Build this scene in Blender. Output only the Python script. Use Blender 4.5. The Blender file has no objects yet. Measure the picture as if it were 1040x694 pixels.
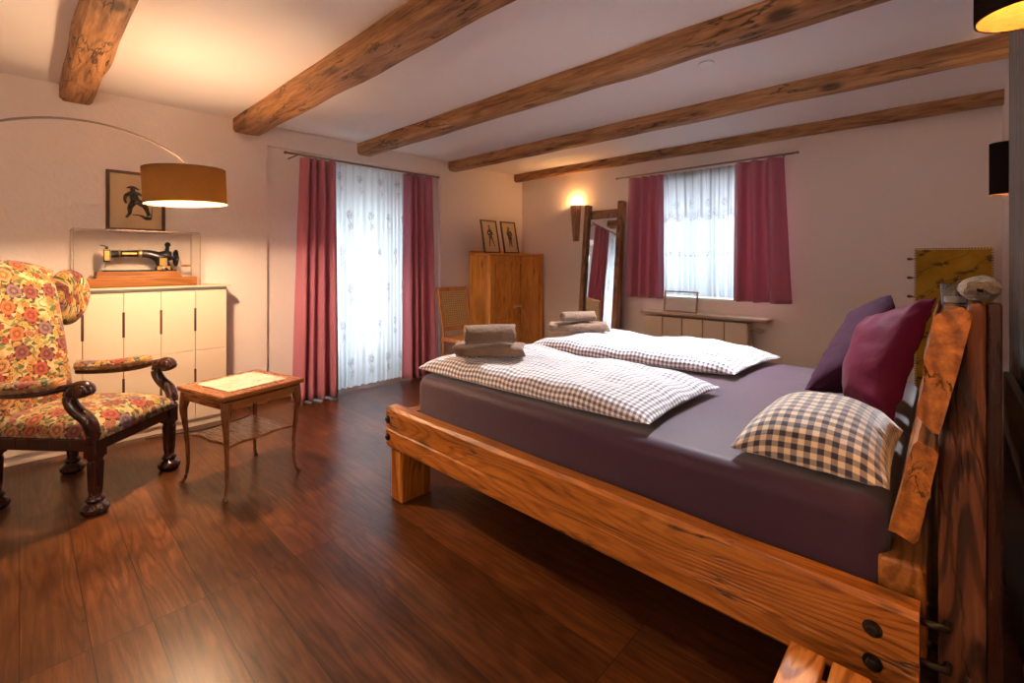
import bpy, bmesh, math, random
from mathutils import Vector, Matrix, noise

random.seed(7)
PI = math.pi
COL = bpy.context.scene.collection
scene = bpy.context.scene

# ------------------------------------------------------------------ node helpers
class NT:
    def __init__(s, name):
        s.m = bpy.data.materials.new(name); s.m.use_nodes = True
        s.t = s.m.node_tree; s.t.nodes.clear()
        s.out = s.t.nodes.new('ShaderNodeOutputMaterial')
    def put(s, sock, v):
        if isinstance(v, bpy.types.NodeSocket): s.t.links.new(v, sock)
        elif isinstance(v, bpy.types.Node): s.t.links.new(v.outputs[0], sock)
        else:
            if hasattr(sock.default_value, '__len__') and not hasattr(v, '__len__'): v = [v]*len(sock.default_value)
            if hasattr(v, '__len__') and len(sock.default_value) == 4 and len(v) == 3: v = tuple(v)+(1,)
            sock.default_value = v
    def n(s, typ, inp=None, **props):
        nd = s.t.nodes.new('ShaderNode'+typ)
        for k, v in props.items(): setattr(nd, k, v)
        for k, v in (inp or {}).items(): s.put(nd.inputs[k], v)
        return nd
    def math(s, op, a, b=None, c=None, clamp=False):
        i = {0: a}
        if b is not None: i[1] = b
        if c is not None: i[2] = c
        return s.n('Math', i, operation=op, use_clamp=clamp).outputs[0]
    def vmath(s, op, a, b=None):
        i = {0: a}
        if b is not None: i[1] = b
        nd = s.n('VectorMath', i, operation=op)
        return nd.outputs[1] if op in ('LENGTH', 'DISTANCE', 'DOT_PRODUCT') else nd.outputs[0]
    def mix(s, f, a, b, mode='MIX'):
        nd = s.n('Mix', {0: f, 6: a, 7: b}, data_type='RGBA', blend_type=mode)
        return nd.outputs[2]
    def ramp(s, f, stops, interp='LINEAR'):
        nd = s.n('ValToRGB', {0: f}); cr = nd.color_ramp; cr.interpolation = interp
        while len(cr.elements) < len(stops): cr.elements.new(.5)
        for e, (p, c) in zip(cr.elements, stops):
            e.position = p; e.color = tuple(c)+(1,) if hasattr(c, '__len__') else (c, c, c, 1)
        return nd.outputs[0]
    def sstep(s, x, a, b):
        nd = s.n('MapRange', {0: x, 1: a, 2: b, 3: 0., 4: 1.}, interpolation_type='SMOOTHSTEP'); return nd.outputs[0]
    def noise(s, v, scale=5., detail=3., rough=.55, dist=0., out=0):
        return s.n('TexNoise', {'Vector': v, 'Scale': scale, 'Detail': detail, 'Roughness': rough, 'Distortion': dist}).outputs[out]
    def obj(s): return s.n('TexCoord').outputs['Object']
    def uv(s): return s.n('TexCoord').outputs['UV']
    def mapv(s, v, scale=(1, 1, 1), loc=(0, 0, 0), rot=(0, 0, 0)):
        return s.n('Mapping', {0: v, 1: loc, 2: rot, 3: scale}).outputs[0]
    def sep(s, v): return s.n('SeparateXYZ', {0: v}).outputs
    def comb(s, x, y, z=0.): return s.n('CombineXYZ', {0: x, 1: y, 2: z}).outputs[0]
    def bump(s, h, strength=.3, dist=.01):
        return s.n('Bump', {'Height': h, 'Strength': strength, 'Distance': dist}).outputs[0]
    def pr(s, base, rough=.5, nrm=None, **kw):
        i = {'Base Color': base, 'Roughness': rough}
        if nrm is not None: i['Normal'] = nrm
        for k, v in kw.items(): i[k.replace('_', ' ')] = v
        p = s.n('BsdfPrincipled', i); s.t.links.new(p.outputs[0], s.out.inputs[0]); return p
    def surf(s, sh): s.t.links.new(sh if isinstance(sh, bpy.types.NodeSocket) else sh.outputs[0], s.out.inputs[0])

def plain(name, col, rough=.5, metal=0., **kw):
    t = NT(name); t.pr(col, rough, Metallic=metal, **kw); return t.m

def wood(name, dark, mid, light, axis=0, across=9., rough=.45, bump=.3, rings=.5, ringf=34., crack=.0, knots=.5, along=.7, ring_scale=2.2):
    """grain runs along the local axis"""
    t = NT(name)
    o = t.obj(); rnd = t.n('ObjectInfo').outputs['Random']
    o = t.vmath('ADD', o, t.comb(t.math('MULTIPLY', rnd, 31.), t.math('MULTIPLY', rnd, 17.), t.math('MULTIPLY', rnd, 9.)))
    sc = [across]*3; sc[axis] = along
    v = t.mapv(o, tuple(sc))
    fine = t.noise(v, 9., 4., .65)
    mid_n = t.noise(v, 1.6, 3., .5, .3)
    rs = [ring_scale*1.9]*3; rs[axis] = ring_scale*.28
    fld = t.noise(t.mapv(o, tuple(rs)), 1.6, 1.5, .45)
    ring = t.math('SINE', t.math('MULTIPLY', fld, ringf*2.6))
    ring = t.sstep(ring, -.2, 1.0)
    f = t.math('ADD', t.math('MULTIPLY', fine, .55), t.math('MULTIPLY', mid_n, .55))
    f = t.math('SUBTRACT', f, t.math('MULTIPLY', ring, .22*rings))
    col = t.ramp(f, [(.28, dark), (.5, mid), (.72, light)])
    h = t.math('SUBTRACT', fine, t.math('MULTIPLY', ring, .5*rings))
    if knots > 0:
        ks = [4.6]*3; ks[axis] = 2.1
        d = t.n('TexVoronoi', {'Vector': t.mapv(o, tuple(ks)), 'Scale': 1.0, 'Randomness': 1.0}).outputs['Distance']
        k = t.sstep(d, .19, .06)
        col = t.mix(t.math('MULTIPLY', k, knots), col, [c*.35 for c in dark])
    if crack > 0:
        cs = [5.]*3; cs[axis] = .8
        c = t.noise(t.mapv(o, tuple(cs)), 1.7, 4., .6, .2)
        c = t.math('ABSOLUTE', t.math('SUBTRACT', c, .47))
        c = t.sstep(c, .022, .0)
        c = t.math('MULTIPLY', c, t.sstep(t.noise(o, 2.3, 1.), .46, .6))
        col = t.mix(t.math('MULTIPLY', c, crack), col, (.02, .009, .004))
        h = t.math('SUBTRACT', h, t.math('MULTIPLY', c, 2.))
    t.pr(col, t.math('ADD', t.math('MULTIPLY', fine, .2), rough-.1), t.bump(h, bump, .004))
    return t.m

def gingham(name, cream, navy, per=.028, rough=.85):
    t = NT(name); u = t.sep(t.uv())
    def band(x):
        fr = t.math('FRACT', t.math('DIVIDE', x, per)); return t.math('MULTIPLY', t.sstep(fr, .0, .07), t.sstep(fr, .57, .5))
    a = band(u[0]); b = band(u[1])
    f = t.math('MULTIPLY', t.math('ADD', a, b), .5)
    mid = [c1*.38+c2*.62 for c1, c2 in zip(cream, navy)]
    col = t.ramp(f, [(.0, cream), (.5, mid), (1., navy)])
    w = t.noise(t.uv(), 9., 3., .5); fw = t.noise(t.uv(), 700., 1.)
    h = t.math('ADD', t.math('MULTIPLY', w, 1.), t.math('MULTIPLY', fw, .02))
    t.pr(col, rough, t.bump(h, .6, .03), Sheen_Weight=.9, Sheen_Roughness=.45)
    return t.m

def fabric(name, col, rough=.8, sheen=.3, bumpw=.25, wscale=8., var=.15, weave=400.):
    t = NT(name); o = t.obj()
    w = t.noise(o, wscale, 3., .55, .4)
    fw = t.noise(o, weave, 1.5)
    c = t.mix(t.math('MULTIPLY', fw, 1.), [x*(1-var) for x in col], [min(1, x*(1+var)) for x in col])
    h = t.math('ADD', w, t.math('MULTIPLY', fw, .04))
    t.pr(c, rough, t.bump(h, bumpw, .02), Sheen_Weight=sheen, Specular_IOR_Level=.14)
    return t.m

# ------------------------------------------------------------------ mesh helpers
class MB:
    def __init__(s): s.v = []; s.f = []; s.uv = []; s.sm = []; s.mi = []
    def add(s, vs, fs, uvs=None, smooth=False, M=None, mi=0):
        b = len(s.v)
        for p in vs:
            p = Vector(p); s.v.append(M @ p if M is not None else p)
        for k, f in enumerate(fs):
            s.f.append([b+i for i in f]); s.sm.append(smooth); s.mi.append(mi)
            s.uv.append([uvs[i] for i in f] if uvs else None)
        return s
    def box(s, x0, x1, y0, y1, z0, z1, M=None, mi=0):
        vs = [(x, y, z) for x in (x0, x1) for y in (y0, y1) for z in (z0, z1)]
        return s.add(vs, [(0, 1, 3, 2), (4, 6, 7, 5), (0, 4, 5, 1), (2, 3, 7, 6), (0, 2, 6, 4), (1, 5, 7, 3)], None, False, M, mi)
    def hexa(s, bot, top, M=None, mi=0):
        """bot, top: four points each, same winding"""
        vs = list(bot)+list(top)
        return s.add(vs, [(0, 3, 2, 1), (4, 5, 6, 7), (0, 1, 5, 4), (1, 2, 6, 5), (2, 3, 7, 6), (3, 0, 4, 7)], None, False, M, mi)
    def prism(s, poly, axis, a, b, M=None, smooth=False, mi=0):
        def P(p, t):
            q = list(p); q.insert(axis, t); return tuple(q)
        n = len(poly); vs = [P(p, a) for p in poly]+[P(p, b) for p in poly]
        fs = [tuple(range(n))[::-1], tuple(range(n, 2*n))]+[(i, (i+1) % n, n+(i+1) % n, n+i) for i in range(n)]
        return s.add(vs, fs, None, smooth, M, mi)
    def lathe(s, prof, n=20, M=None, smooth=True, mi=0):
        vs = []; fs = []
        for r, z in prof:
            for k in range(n):
                a = 2*PI*k/n; vs.append((r*math.cos(a), r*math.sin(a), z))
        for i in range(len(prof)-1):
            for k in range(n):
                fs.append((i*n+k, i*n+(k+1) % n, (i+1)*n+(k+1) % n, (i+1)*n+k))
        fs.append(tuple(range(n))[::-1]); fs.append(tuple(range((len(prof)-1)*n, len(prof)*n)))
        return s.add(vs, fs, None, smooth, M, mi)
    def tube(s, pts, r, n=10, M=None, smooth=True, sy=1., up=(0, 0, 1), mi=0, uvs=False):
        pts = [Vector(p) for p in pts]; rs = r if hasattr(r, '__len__') else [r]*len(pts)
        vs = []; fs = []; uv = []; L = 0
        for i, p in enumerate(pts):
            tg = (pts[min(i+1, len(pts)-1)]-pts[max(i-1, 0)]).normalized()
            u = Vector(up)
            if abs(tg.dot(u)) > .97: u = Vector((1, 0, 0)) if abs(tg.x) < .9 else Vector((0, 1, 0))
            a = tg.cross(u).normalized(); b = a.cross(tg).normalized()
            if i: L += (p-pts[i-1]).length
            rr = rs[i] if hasattr(rs[i], '__len__') else (rs[i], rs[i]*sy)
            for k in range(n):
                w = 2*PI*k/n; vs.append(p+a*(rr[0]*math.cos(w))+b*(rr[1]*math.sin(w))); uv.append((L, w*max(rr)))
        for i in range(len(pts)-1):
            for k in range(n):
                fs.append((i*n+k, i*n+(k+1) % n, (i+1)*n+(k+1) % n, (i+1)*n+k))
        fs.append(tuple(range(n))[::-1]); fs.append(tuple(range((len(pts)-1)*n, len(pts)*n)))
        return s.add(vs, fs, uv if uvs else None, smooth, M, mi)
    def grid(s, fn, nu, nv, M=None, smooth=True, mi=0, cu=.5, cv=.5, flip=False):
        """fn(u,v) on the unit square; uv = arc lengths from the middle lines"""
        P = [[Vector(fn(i/nu, j/nv)) for j in range(nv+1)] for i in range(nu+1)]
        U = [[0.]*(nv+1) for _ in range(nu+1)]; V = [[0.]*(nv+1) for _ in range(nu+1)]
        ci = int(nu*cu); cj = int(nv*cv)
        for j in range(nv+1):
            for i in range(ci+1, nu+1): U[i][j] = U[i-1][j]+(P[i][j]-P[i-1][j]).length
            for i in range(ci-1, -1, -1): U[i][j] = U[i+1][j]-(P[i][j]-P[i+1][j]).length
        for i in range(nu+1):
            for j in range(cj+1, nv+1): V[i][j] = V[i][j-1]+(P[i][j]-P[i][j-1]).length
            for j in range(cj-1, -1, -1): V[i][j] = V[i][j+1]-(P[i][j]-P[i][j+1]).length
        idx = lambda i, j: i*(nv+1)+j
        vs = [P[i][j] for i in range(nu+1) for j in range(nv+1)]
        uv = [(U[i][j], V[i][j]) for i in range(nu+1) for j in range(nv+1)]
        fs = [(idx(i, j), idx(i+1, j), idx(i+1, j+1), idx(i, j+1)) for i in range(nu) for j in range(nv)]
        if flip: fs = [f[::-1] for f in fs]
        return s.add(vs, fs, uv, smooth, M, mi)
    def build(s, name, mat, parent=None, bevel=0., seg=2, solid=0., sub=0, merge=False, autosmooth=False, recalc=True):
        me = bpy.data.meshes.new(name)
        me.from_pydata([tuple(p) for p in s.v], [], s.f)
        mats = mat if isinstance(mat, (list, tuple)) else [mat]
        for m in mats: me.materials.append(m)
        if any(u is not None for u in s.uv):
            ul = me.uv_layers.new(name='UVMap')
            k = 0
            for u, f in zip(s.uv, s.f):
                for q in range(len(f)):
                    if u: ul.data[k].uv = u[q]
                    k += 1
        for p, sm, mi in zip(me.polygons, s.sm, s.mi): p.use_smooth = sm; p.material_index = mi
        bm = bmesh.new(); bm.from_mesh(me)
        if merge: bmesh.ops.remove_doubles(bm, verts=bm.verts, dist=1e-5)
        if recalc: bmesh.ops.recalc_face_normals(bm, faces=bm.faces)
        bm.to_mesh(me); bm.free()
        o = bpy.data.objects.new(name, me); COL.objects.link(o)
        if parent: o.parent = parent
        if solid: md = o.modifiers.new('solid', 'SOLIDIFY'); md.thickness = solid; md.offset = 0
        if bevel:
            md = o.modifiers.new('bevel', 'BEVEL'); md.width = bevel; md.segments = seg; md.limit_method = 'ANGLE'; md.angle_limit = .6
        if sub: md = o.modifiers.new('sub', 'SUBSURF'); md.levels = sub; md.render_levels = sub
        return o

def tag(o, label, cat, group=None, kind=None):
    o['label'] = label; o['category'] = cat
    if group: o['group'] = group
    if kind: o['kind'] = kind
    return o
def thing(name, label, cat, loc=(0, 0, 0), rz=0., group=None):
    o = bpy.data.objects.new(name, None); COL.objects.link(o)
    o.location = loc; o.rotation_euler = (0, 0, rz); o.empty_display_size = .1
    return tag(o, label, cat, group)
def T(x, y, z): return Matrix.Translation((x, y, z))
def R(a, ax): return Matrix.Rotation(a, 4, ax)
def bez(p0, p1, p2, p3, n=12):
    out = []
    for i in range(n+1):
        t = i/n; a = (1-t)**3; b = 3*t*(1-t)**2; c = 3*t*t*(1-t); d = t**3
        out.append(tuple(a*w+b*x+c*y+d*z for w, x, y, z in zip(p0, p1, p2, p3)))
    return out
def spline(pts, n=8):
    """Catmull-Rom through pts (tuples of any length)"""
    out = []
    for i in range(len(pts)-1):
        p0 = pts[max(i-1, 0)]; p1 = pts[i]; p2 = pts[i+1]; p3 = pts[min(i+2, len(pts)-1)]
        for k in range(n):
            t = k/n
            out.append(tuple(.5*((2*b)+(-a+c)*t+(2*a-5*b+4*c-d)*t*t+(-a+3*b-3*c+d)*t**3) for a, b, c, d in zip(p0, p1, p2, p3)))
    out.append(tuple(pts[-1])); return out

# ------------------------------------------------------------------ measures of the room
XL, XR, YW, YB, ZC = -4.40, .287, 4.88, -1.7, 2.46

# ------------------------------------------------------------------ materials
def plaster(name, c1, c2, sc=6., strength=.35, swirl=False):
    t = NT(name); o = t.obj()
    a = t.noise(o, sc, 4., .6, .6); b = t.noise(o, sc*7, 3., .6); big = t.noise(o, 1.1, 2.)
    h = t.math('ADD', a, t.math('MULTIPLY', b, .35))
    t.pr(t.mix(big, c1, c2), .85, t.bump(h, strength, .012)); return t.m
M_wall = plaster('wall_plaster', (.87, .77, .71), (.82, .715, .65), 5., .5)
M_ceil = plaster('ceiling_plaster', (.89, .85, .83), (.86, .81, .79), 2., .12)

def floor_mat():
    t = NT('oak_floor'); o = t.obj()
    v = t.mapv(o, (1, 1, 1), (0.3, -.317+.16*20, 0))
    br = t.n('TexBrick', {'Vector': v, 'Color1': (0, 0, 0), 'Color2': (1, 1, 1), 'Mortar': (.5, .5, .5), 'Scale': 1., 'Mortar Size': .0016, 'Mortar Smooth': .3, 'Brick Width': 1.25, 'Row Height': .16}, offset=.37, offset_frequency=1)
    rnd = t.math('MULTIPLY', br.outputs['Color'], 1.)
    gap = br.outputs['Fac']
    v2 = t.vmath('ADD', o, t.comb(t.math('MULTIPLY', rnd, 13.), t.math('MULTIPLY', rnd, 5.), t.math('MULTIPLY', rnd, 7.)))
    g1 = t.noise(t.mapv(v2, (1.2, 22, 1)), 3., 5., .65, .2)
    fld = t.noise(t.mapv(v2, (.8, 5., 1)), 1.3, 2., .5)
    ring = t.sstep(t.math('SINE', t.math('MULTIPLY', fld, 70.)), -.1, 1.)
    f = t.math('ADD', t.math('MULTIPLY', g1, .7), t.math('MULTIPLY', fld, .3))
    f = t.math('SUBTRACT', f, t.math('MULTIPLY', ring, .10))
    col = t.ramp(f, [(.25, (.030, .0085, .0025)), (.48, (.088, .028, .008)), (.7, (.165, .060, .019))])
    tint = t.ramp(rnd, [(0., (.66, .62, .61)), (.5, (.95, .95, .95)), (1., (1.25, 1.2, 1.15))])
    col = t.mix(1., col, tint, 'MULTIPLY')
    kd = t.n('TexVoronoi', {'Vector': t.mapv(v2, (1.3, 4.2, 1)), 'Scale': 1.3}).outputs['Distance']
    k = t.sstep(kd, .13, .03); col = t.mix(t.math('MULTIPLY', k, .28), col, (.02, .008, .003))
    col = t.mix(gap, col, (.010, .004, .002))
    h = t.math('SUBTRACT', t.math('SUBTRACT', t.math('MULTIPLY', g1, .13), t.math('MULTIPLY', ring, .05)), t.math('MULTIPLY', gap, 1.6))
    ro = t.math('ADD', t.math('MULTIPLY', g1, .06), .27)
    wear = t.noise(t.mapv(o, (1.2, 1.2, 1)), 2.2, 4., .65)
    col = t.mix(1., col, t.ramp(wear, [(.35, (.78, .76, .75)), (.65, (1.3, 1.28, 1.25))]), 'MULTIPLY')
    t.pr(col, ro, t.bump(h, .10, .004), Specular_IOR_Level=.36); return t.m
M_floor = floor_mat()

M_beam = wood('beam_wood', (.060, .023, .008), (.32, .148, .053), (.56, .305, .13), 0, 9., .62, .8, .35, 20., .9, .8)
M_rail = wood('rail_wood', (.13, .034, .005), (.40, .128, .017), (.60, .225, .038), 0, 10., .38, .55, .55, 46., 1., .7, ring_scale=2.4)
M_railY = wood('cross_wood', (.12, .034, .005), (.36, .12, .018), (.55, .21, .04), 1, 8., .42, .5, .8, 30., .8, .6)
M_post = wood('post_wood', (.035, .010, .004), (.13, .040, .015), (.24, .085, .035), 2, 9., .42, .5, 1.1, 34., .6, .6)
M_leg = wood('leg_wood', (.13, .034, .005), (.40, .128, .017), (.58, .22, .038), 2, 8., .4, .5, .7, 30., .6, .5)
M_pine = wood('pine_wood', (.52, .175, .020), (.80, .32, .045), (.90, .44, .09), 2, 9., .36, .12, .5, 26., 0., .85)
M_pineX = wood('pine_wood_flat', (.52, .175, .020), (.80, .32, .045), (.90, .44, .09), 1, 9., .36, .12, .5, 26., 0., .7)
M_mirrorwood = wood('mirror_wood', (.075, .03, .012), (.29, .13, .05), (.46, .24, .10), 2, 9., .6, .6, .6, 28., .8, .7)
M_mahog = wood('mahogany', (.014, .004, .003), (.030, .008, .005), (.055, .015, .008), 2, 12., .24, .08, .2, 20., 0., 0.)
M_table = wood('table_wood', (.17, .05, .011), (.22, .068, .015), (.27, .09, .020), 0, 16., .28, .0, .1, 24., 0., 0., along=1.5)
M_tleg = wood('table_leg_wood', (.09, .026, .007), (.15, .045, .011), (.20, .065, .016), 2, 16., .28, .0, .1, 24., 0., 0., along=1.5)
M_oakbase = wood('base_wood', (.19, .058, .012), (.34, .125, .028), (.47, .2, .055), 1, 12., .35, .1, .4, 24., 0., .2)
M_frame = wood('frame_wood', (.030, .010, .004), (.075, .028, .011), (.13, .052, .021), 2, 14., .4, .15, .3, 24., 0., 0.)
M_framelt = wood('frame_light', (.20, .11, .05), (.33, .19, .095), (.44, .28, .15), 0, 14., .5, .15, .3, 24., 0., 0.)
M_rattanwood = wood('chair_wood', (.30, .10, .02), (.50, .19, .045), (.64, .29, .085), 2, 12., .4, .1, .4, 24., 0., .2)
M_stool = wood('stool_wood', (.26, .085, .013), (.54, .20, .036), (.70, .32, .07), 1, 10., .5, .45, 1.2, 34., .3, .5)
M_base = wood('skirting_wood', (.16, .055, .016), (.28, .105, .034), (.38, .165, .06), 1, 12., .45, .1, .3, 20., 0., .2)
M_shelf = wood('shelf_wood', (.42, .25, .14), (.58, .38, .24), (.68, .48, .33), 0, 10., .45, .1, .4, 24., 0., .3)
M_bark = wood('sconce_wood', (.17, .08, .045), (.34, .17, .10), (.48, .26, .16), 2, 9., .7, .8, .4, 20., .5, .3)
M_panel = wood('grey_panel', (.12, .105, .095), (.21, .19, .175), (.31, .285, .26), 2, 14., .75, .5, .5, 30., .6, .3)

def endgrain():
    t = NT('end_grain'); o = t.obj()
    n1 = t.noise(o, 18., 4., .65, .8); n2 = t.noise(o, 90., 2.)
    d = t.vmath('DISTANCE', t.vmath('ADD', o, t.vmath('MULTIPLY', t.n('TexNoise', {'Vector': o, 'Scale': 6.}).outputs['Color'], (.03, .03, .03))), (.06, 1.33, .86))
    ring = t.sstep(t.math('SINE', t.math('MULTIPLY', d, 420.)), -.3, 1.)
    f = t.math('SUBTRACT', t.math('ADD', t.math('MULTIPLY', n1, .8), t.math('MULTIPLY', n2, .2)), t.math('MULTIPLY', ring, .12))
    col = t.ramp(f, [(.25, (.17, .05, .006)), (.48, (.44, .15, .018)), (.72, (.62, .25, .042))])
    c = t.noise(t.mapv(o, (13, 13, 6)), 3., 4., .65, .8); c = t.sstep(t.math('ABSOLUTE', t.math('SUBTRACT', c, .47)), .028, 0.)
    c = t.math('MULTIPLY', c, t.sstep(t.noise(o, 11., 1.), .52, .66))
    col = t.mix(c, col, (.03, .011, .003))
    col = t.mix(1., col, t.ramp(t.noise(o, 30., 4., .7), [(.35, (.62, .58, .55)), (.65, (1.3, 1.25, 1.2))]), 'MULTIPLY')
    t.pr(col, .45, t.bump(t.math('SUBTRACT', f, c), .9, .006)); return t.m
M_end = endgrain()

M_iron = plain('iron', (.045, .035, .03), .45, .8)
M_steel = plain('steel', (.55, .53, .50), .3, 1.)
M_rod = plain('rod_metal', (.26, .22, .19), .4, .8)
M_black = plain('black_enamel', (.012, .011, .011), .25)
M_gold = plain('brass', (.62, .40, .13), .3, .9)
M_white = plain('white_paint', (.84, .83, .80), .4)
M_cream = plain('cream_lacquer', (.75, .60, .45), .45)
M_greymetal = plain('grey_metal_strip', (.18, .17, .16), .4, .6)
M_dark = plain('dark_gap', (.035, .022, .014), .7)
t = NT('print_ink'); t.pr(t.ramp(t.noise(t.obj(), 38., 4., .7), [(.38, (.03, .025, .02)), (.6, (.16, .12, .085)), (.72, (.42, .31, .2))]), .9); M_ink = t.m
M_rubber = plain('cable_rubber', (.015, .013, .012), .5)
def drapery():
    t = NT('rose_curtain'); o = t.obj()
    w = t.noise(t.mapv(o, (5, 5, 1.2)), 3., 3., .55, .4); fw = t.noise(o, 260., 1.5)
    c = t.mix(fw, (.47, .16, .23), (.66, .26, .36))
    nr = t.bump(t.math('ADD', w, t.math('MULTIPLY', fw, .05)), .2, .02)
    p = t.n('BsdfPrincipled', {'Base Color': c, 'Roughness': .6, 'Normal': nr, 'Sheen Weight': .5, 'Specular IOR Level': .2})
    tl = t.n('BsdfTranslucent', {0: (.62, .16, .25), 'Normal': nr})
    t.surf(t.n('MixShader', {0: .22, 1: p.outputs[0], 2: tl.outputs[0]})); return t.m
M_curtain = drapery()
M_sheet = fabric('plum_sheet', (.050, .019, .043), .5, .4, .22, 5., .10, 300.)
M_plum = fabric('plum_pillowcase', (.042, .009, .025), .75, .03, .3, 9., .1, 300.)
M_burg = fabric('burgundy_pillowcase', (.12, .005, .028), .6, .06, .3, 9., .1, 300.)
M_towel = fabric('taupe_towel', (.23, .145, .10), .95, .3, .5, 60., .28, 220.)
M_ging = gingham('gingham_duvet', (.90, .85, .83), (.10, .085, .14), .0228)
M_ging2 = gingham('gingham_pillow', (.80, .66, .50), (.035, .028, .055), .032)
M_paper = plain('print_paper', (.74, .55, .33), .9)
M_paperw = plain('blank_paper', (.82, .78, .74), .6)
M_mirror = plain('mirror_glass', (.92, .92, .92), .02, 1.)

def rattan():
    t = NT('rattan_cane'); u = t.sep(t.obj())
    a = t.math('SINE', t.math('MULTIPLY', u[2], 2*PI/.024)); b = t.math('SINE', t.math('MULTIPLY', u[1], 2*PI/.03))
    h = t.math('ADD', a, t.math('MULTIPLY', b, .8)); n1 = t.noise(t.obj(), 60., 2.)
    t.pr(t.mix(t.math('ADD', t.math('MULTIPLY', h, .25), t.math('MULTIPLY', n1, .6)), (.45, .25, .08), (.80, .55, .26)), .5, t.bump(h, .5, .004)); return t.m
M_rattan = rattan()

def marble():
    t = NT('marble_inlay'); o = t.obj()
    n1 = t.noise(o, 5., 5., .65, 2.5); n2 = t.noise(o, 16., 4., .6, 1.)
    f = t.math('ADD', t.math('MULTIPLY', n1, .7), t.math('MULTIPLY', n2, .3))
    t.pr(t.ramp(f, [(.3, (.46, .23, .12)), (.45, (.66, .46, .32)), (.6, (.74, .62, .50))]), .22); return t.m
M_marble = marble()

def tapestry():
    t = NT('floral_tapestry'); uv = t.uv()
    wob = t.vmath('MULTIPLY', t.vmath('SUBTRACT', t.n('TexNoise', {'Vector': uv, 'Scale': 22.}).outputs['Color'], (.5, .5, .5)), (.022, .022, 0))
    p = t.vmath('ADD', uv, wob)
    base = t.ramp(t.noise(p, 16., 3.), [(.36, (.38, .17, .03)), (.48, (.55, .36, .13)), (.62, (.66, .51, .28))])
    # leaves and stems
    st = t.noise(p, 11., 1.5, .5, .6); st = t.sstep(t.math('ABSOLUTE', t.math('SUBTRACT', st, .5)), .026, .010)
    col = t.mix(st, base, (.10, .115, .035))
    lv = t.n('TexVoronoi', {'Vector': t.mapv(p, (19., 36., 1.), (0, 0, 0), (0, 0, .7)), 'Scale': 1., 'Randomness': 1.}, voronoi_dimensions='2D')
    lf = t.sstep(lv.outputs['Distance'], .36, .30)
    lr = t.sep(lv.outputs['Color'])
    col = t.mix(t.math('MULTIPLY', lf, t.math('GREATER_THAN', lr[0], .35)), col, t.ramp(lr[1], [(0., (.035, .05, .02)), (.5, (.11, .135, .035)), (1., (.27, .25, .05))]))
    def flowers(col, sc, rad, petals, palette, off, thr):
        pv = t.mapv(p, (sc, sc, 1), off)
        vo = t.n('TexVoronoi', {'Vector': pv, 'Scale': 1., 'Randomness': .75}, voronoi_dimensions='2D')
        d = t.vmath('SUBTRACT', pv, vo.outputs['Position']); dx = t.sep(d)
        ang = t.math('ARCTAN2', dx[1], dx[0]); r = vo.outputs['Distance']
        cr = t.sep(vo.outputs['Color'])
        pet = t.math('COSINE', t.math('ADD', t.math('MULTIPLY', ang, petals), t.math('MULTIPLY', cr[2], 6.)))
        edge = t.math('ADD', rad, t.math('MULTIPLY', pet, rad*.17))
        m = t.math('MULTIPLY', t.math('LESS_THAN', r, edge), t.math('GREATER_THAN', cr[1], thr))
        rr = t.math('DIVIDE', r, edge)
        pc = t.ramp(cr[0], palette, 'CONSTANT')
        shade = t.ramp(t.math('ADD', rr, t.math('MULTIPLY', pet, .13)), [(.0, (1.9, 1.5, .7)), (.2, (1.8, 1.7, 1.4)), (.27, (.25, .2, .2)), (.42, (.7, .7, .7)), (.75, (1.7, 1.7, 1.8)), (.85, (.9, .8, .8)), (.97, (.22, .16, .15))])
        return t.mix(m, col, t.mix(1., pc, shade, 'MULTIPLY'))
    pal1 = [(0., (.30, .05, .022)), (.25, (.36, .10, .025)), (.45, (.17, .04, .035)), (.6, (.42, .20, .07)), (.8, (.17, .095, .11))]
    pal2 = [(0., (.40, .16, .02)), (.3, (.27, .045, .02)), (.55, (.42, .27, .05)), (.8, (.33, .11, .055))]
    col = flowers(col, 19., .36, 5., pal2, (3.1, 1.7, 0), .25)
    col = flowers(col, 8.6, .37, 7., pal1, (0, 0, 0), .12)
    n = t.noise(uv, 420., 2.)
    col = t.mix(t.math('MULTIPLY', n, .75), col, t.mix(1., col, (.45, .42, .4), 'MULTIPLY'))
    t.pr(col, .9, t.bump(n, .3, .003), Sheen_Weight=.2); return t.m
M_tap = tapestry()

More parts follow.
